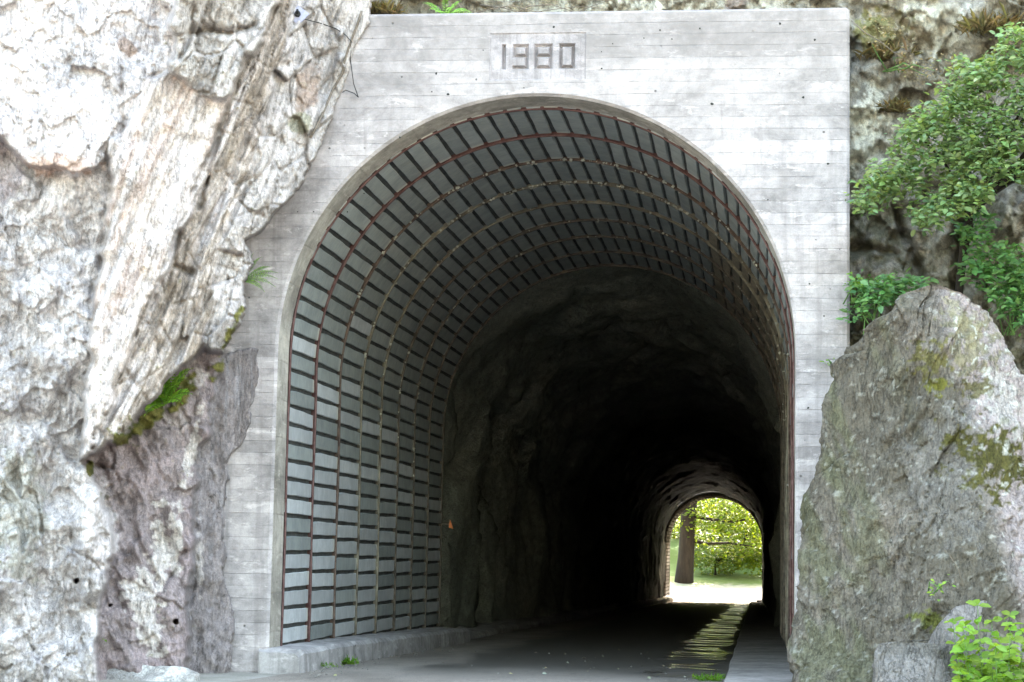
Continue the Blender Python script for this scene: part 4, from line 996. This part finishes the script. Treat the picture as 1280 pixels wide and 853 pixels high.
# dry grass tufts
def tuft(label, root, n, h, spread, mat, cat='grass'):
    o = thing('grass_tuft', label, cat, tuple(root))
    b = RNG.normal(0, spread, (n, 3))*np.array([1, .6, .1]); a = np.stack([RNG.normal(0, .5, n), RNG.normal(-.35, .4, n), RNG.uniform(.1, 1., n)], -1)
    obj('blades', leaf_mesh('blades', b, a, RNG.uniform(.5, 1.1, n)*h, .05), mat, o); return o
tuft('dry brown grass tuft on the left end of the portal top', at(478, 18, .45), 260, .22, .12, M['leaf_dry'])
tuft('dry grass tuft hanging on the rock right of the portal corner', back_at(1105, 75, .05), 240, .26, .14, M['leaf_dry'])
tuft('dry grass tuft above the left edge of the oak bush', back_at(1118, 140, .05), 160, .22, .10, M['leaf_dry'])
tuft('dry grass fringe high on the rock above the oak', back_at(1245, 40, .05), 260, .30, .2, M['leaf_dry'])
tuft('green grass tuft growing against the side of the plinth', (-2.74, 2.2, float(zg(2.2))+.01), 90, .14, .07, M['leaf_fern'])
tuft('small green grass patch at the plinth side nearer the portal face', (-2.75, .9, 0.01), 60, .08, .09, M['leaf_fern'])
tuft('green weeds growing in the gutter beside the walkway', (2.25, .35, .0), 130, .11, .10, M['leaf_fern'])
tuft('thin grass at the foot of the mauve rock beside the pale stones', at(197, 832, -1.3), 40, .16, .05, M['leaf_dry'])
# vines and twigs on top of the wall
for k, pl in enumerate(([(585, 20, .3), (610, 12, .2), (640, 7, .2), (665, 14, .15), (700, 18, .2)], [(600, 6, .4), (630, 10, .25), (655, 18, .1), (690, 12, .2), (730, 8, .3), (760, 12, .3)], [(640, 20, .2), (660, 8, .3), (690, 6, .3), (720, 16, .15), (745, 6, .3), (775, -4, .4)], [(1064, 26, -.1), (1080, 40, -.15), (1100, 52, -.1), (1125, 72, -.1)])):
    mb = MB().tube(W3(pl), [.009, .008, .007, .006, .005, .004][:len(pl)], 5)
    tag(mb.build('vine', M['twig'], None, True), ['bare vine arching along the left of the portal top', 'long thin bare vine crossing above the date', 'forked bare vine rising above the date', 'thin bare creeper sagging over the rock right of the portal corner'][k], 'vine', 'bare vines over the portal')
# ------------------------------------------------------------------ rock anchor with cable
M['steel'] = mat_plain('weathered galvanised plate', (.30, .28, .33), .5, .2, 10, .3, .5)
M['black'] = mat_plain('black hole or rubber', (.02, .02, .02), .8, .2, 8, .1)
p = cliff_at(372, 19, .06)
an = thing('rock_anchor', 'square steel anchor plate with bolt on the cliff top', 'anchor', tuple(p))
Mx = Matrix.Rotation(R(38), 4, 'Y') @ Matrix.Rotation(R(-18), 4, 'X')
MB().box((-.105, -.012, -.105), (.105, .012, .105), Mx).build('plate', M['steel'], an)
MB().tube([Mx @ Vector((0, -.012, 0)), Mx @ Vector((0, -.05, 0))], .04, 6).build('nut', M['black'], an)
MB().tube([Mx @ Vector((0, -.04, 0)), Mx @ Vector((0, -.13, 0))], .016, 8).build('bolt', M['black'], an)
pts = [cliff_at(380, 24, .03), cliff_at(400, 29, .03), cliff_at(420, 36, .03), cliff_at(432, 44, .04)]+W3([(439, 52, -.35), (438, 75, -.22), (442, 105, -.1), (448, 122, -.06), (443, 117, -.05), (432, 113, -.05), (428, 116, -.05)])
tag(MB().tube(pts, .006, 5).build('cable', M['black'], None, True), 'thin dark cable running from the anchor plate down onto the concrete', 'cable')
pts = [cliff_at(u, v, .03) for u, v in ((452, 14), (447, 30), (440, 48), (432, 72), (428, 92), (416, 112), (408, 132), (396, 158), (388, 172))]
tag(MB().tube(pts, .016, 6).build('net_rope', M['twig'], None, True), 'knotted edge rope of the rockfall net along the cliff edge', 'rope')
# ------------------------------------------------------------------ reflector inside the tunnel, litter on the road
M['orange'] = mat_plain('orange reflector', (.75, .22, .06), .3, .1, 9, .05, 0., .5)
o = thing('reflector', 'small orange reflector on a bracket at the end of the lining', 'reflector', (-3.33, LB+.16, 2.05))
MB().box((-.05, -.012, -.012), (.16, .012, .012)).build('bracket', M['rib'], o)
MB().add([(.15, 0, -.07), (.24, 0, -.09), (.17, 0, .10), (.15, .02, -.07), (.24, .02, -.09), (.17, .02, .10)], [(0, 1, 2), (5, 4, 3), (0, 3, 4, 1), (1, 4, 5, 2), (2, 5, 3, 0)]).build('lens', M['orange'], o)
n = 26; px = np.stack([RNG.uniform(-2.4, 2.2, n), RNG.uniform(-1, 12, n)], -1)
b = np.stack([px[:, 0], px[:, 1], zg(px[:, 1])+.025], -1); a = np.stack([RNG.normal(0, 1, n), RNG.normal(0, 1, n), RNG.uniform(0, .2, n)], -1)
tag(obj('leaf_litter', leaf_mesh('leaf_litter', b, a, RNG.uniform(.02, .07, n), .7), mat_leaf('pale dead leaves', (.22, .20, .14), (.34, .32, .25), .2)), kind='stuff')

mb = MB()
for k in range(170):
    if k % 6: y = random.uniform(-1.2, 12); x = -2.74+abs(random.gauss(0, .22))
    else: x, y = random.uniform(-2.6, 2.3), random.uniform(-1.5, 9)
    sz = random.uniform(.006, .022)*(1.6 if random.random() < .08 else 1); g = float(zg(y))+.012
    Mx = Matrix.Translation((x, y, g)) @ Matrix.Rotation(random.uniform(0, 6), 4, 'Z') @ Matrix.Rotation(random.uniform(-.4, .4), 4, 'X')
    mb.add([Mx @ Vector(q) for q in ((-sz, 0, 0), (0, -sz*.8, .1*sz), (sz*1.1, 0, 0), (0, sz*.7, 0), (.1*sz, 0, sz*.8), (0, 0, -sz*.4))], [(0, 1, 4), (1, 2, 4), (2, 3, 4), (3, 0, 4), (1, 0, 5), (2, 1, 5), (3, 2, 5), (0, 3, 5)])
tag(mb.build('gravel', mat_plain('loose grey grit', (.17, .16, .145), .9, .4, 30, .3)), kind='stuff')

# ================================================================== BEYOND THE FAR PORTAL
def far_tree(label, base, trunk, rads, limbs, crown_c, crown_r, n, size, mat, seed):
    rng = np.random.default_rng(seed); o = thing('beech_tree', label, 'tree', base, 'trees beyond the far tunnel mouth')
    MB().tube(trunk, rads, 12).build('trunk', M['bark_far'], o, True)
    for l in limbs: MB().tube(l, [.16, .12, .09, .05][:len(l)], 7).build('limb', M['bark_far'], o, True)
    p = rng.normal(0, 1, (n, 3)); p /= np.linalg.norm(p, axis=1, keepdims=True); p *= rng.random((n, 1))**.4
    p = p*np.array(crown_r)+np.array(crown_c); m = fbm(p[:, 0]*.7, p[:, 1]*.7, p[:, 2]*.9, 3, seed) > -.18; p = p[m]
    a = np.stack([rng.normal(0, 1, len(p)), rng.normal(0, 1, len(p)), rng.normal(-.2, .35, len(p))], -1)
    obj('crown', leaf_mesh('crown', p, a, rng.uniform(.6, 1.3, len(p))*size, .65, None, rng), mat, o); return o
far_tree('thick trunked tree at the left of the far tunnel mouth', (-2.45, 126, -.55), [(-.25, 0, -2.), (-.1, 0, .4), (0, 0, 1.6), (.1, 0, 3.5), (.25, 0, 6), (.2, 0, 9), (.1, 0, 12)], [.86, .70, .62, .60, .60, .5, .35],
         [[(.3, 0, 3.0), (1.6, .2, 2.75), (3.2, .3, 2.85), (5, .3, 2.6)], [(.3, 0, 4.9), (1.8, -.3, 4.6), (3.6, -.4, 4.45), (6, -.6, 4.9)], [(.2, 0, 6.2), (1.5, .3, 6.6), (3.5, .5, 6.3), (5.5, .5, 6.6)]],
         (3.4, .8, 5.2), (4.6, 3., 3.6), 6500, .30, M['leaf_far'], 601)
far_tree('leafy tree behind the sunlit track beyond the far mouth', (2.0, 134, .9), [(0, 0, -.5), (.1, 0, 2), (.3, 0, 5), (.2, 0, 8)], [.26, .22, .2, .12], [[(.1, 0, 2), (1.2, 0, 2.8), (2.5, 0, 3.3)]], (-.3, 0, 3.4), (5.5, 2.5, 4.0), 9000, .32, M['leaf_far'], 607)
far_tree('bushy tree low on the right beyond the far mouth', (4.6, 129, .2), [(0, 0, -.5), (-.1, 0, 1), (-.2, 0, 3)], [.16, .13, .08], [[(0, 0, 1), (-.8, 0, 1.5), (-1.8, 0, 1.7)]], (-1.4, 0, 1.6), (3.4, 1.6, 2.1), 3000, .28, M['leaf_far'], 613)
far_tree('low pale bush beside the thick trunk beyond the far mouth', (-.3, 130, .3), [(0, 0, -.5), (0, 0, .5), (.1, 0, 1.2)], [.1, .08, .05], [[(0, 0, .5), (.5, 0, .9), (.9, 0, 1.0)]], (.2, 0, .7), (2.4, 1.2, 1.3), 1400, .24, M['leaf_far'], 617)
far_tree('broad tree farther up the slope behind the others', (-1.0, 142, 2.2), [(0, 0, -.5), (.1, 0, 2), (.3, 0, 5), (.2, 0, 9)], [.3, .26, .22, .12], [[(.1, 0, 2), (-1.2, 0, 2.8), (-2.5, 0, 3.3)]], (0, 0, 4.2), (7.5, 2.5, 5.2), 14000, .36, M['leaf_far'], 623)
far_tree('dense tree filling the right rear beyond the far mouth', (5.0, 139, 1.8), [(0, 0, -.5), (.1, 0, 2), (.2, 0, 6)], [.3, .26, .15], [[(.1, 0, 2), (-1.2, 0, 2.8), (-2.5, 0, 3.0)]], (0, 0, 3.0), (5.5, 2.5, 4.6), 11000, .34, M['leaf_far'], 629)
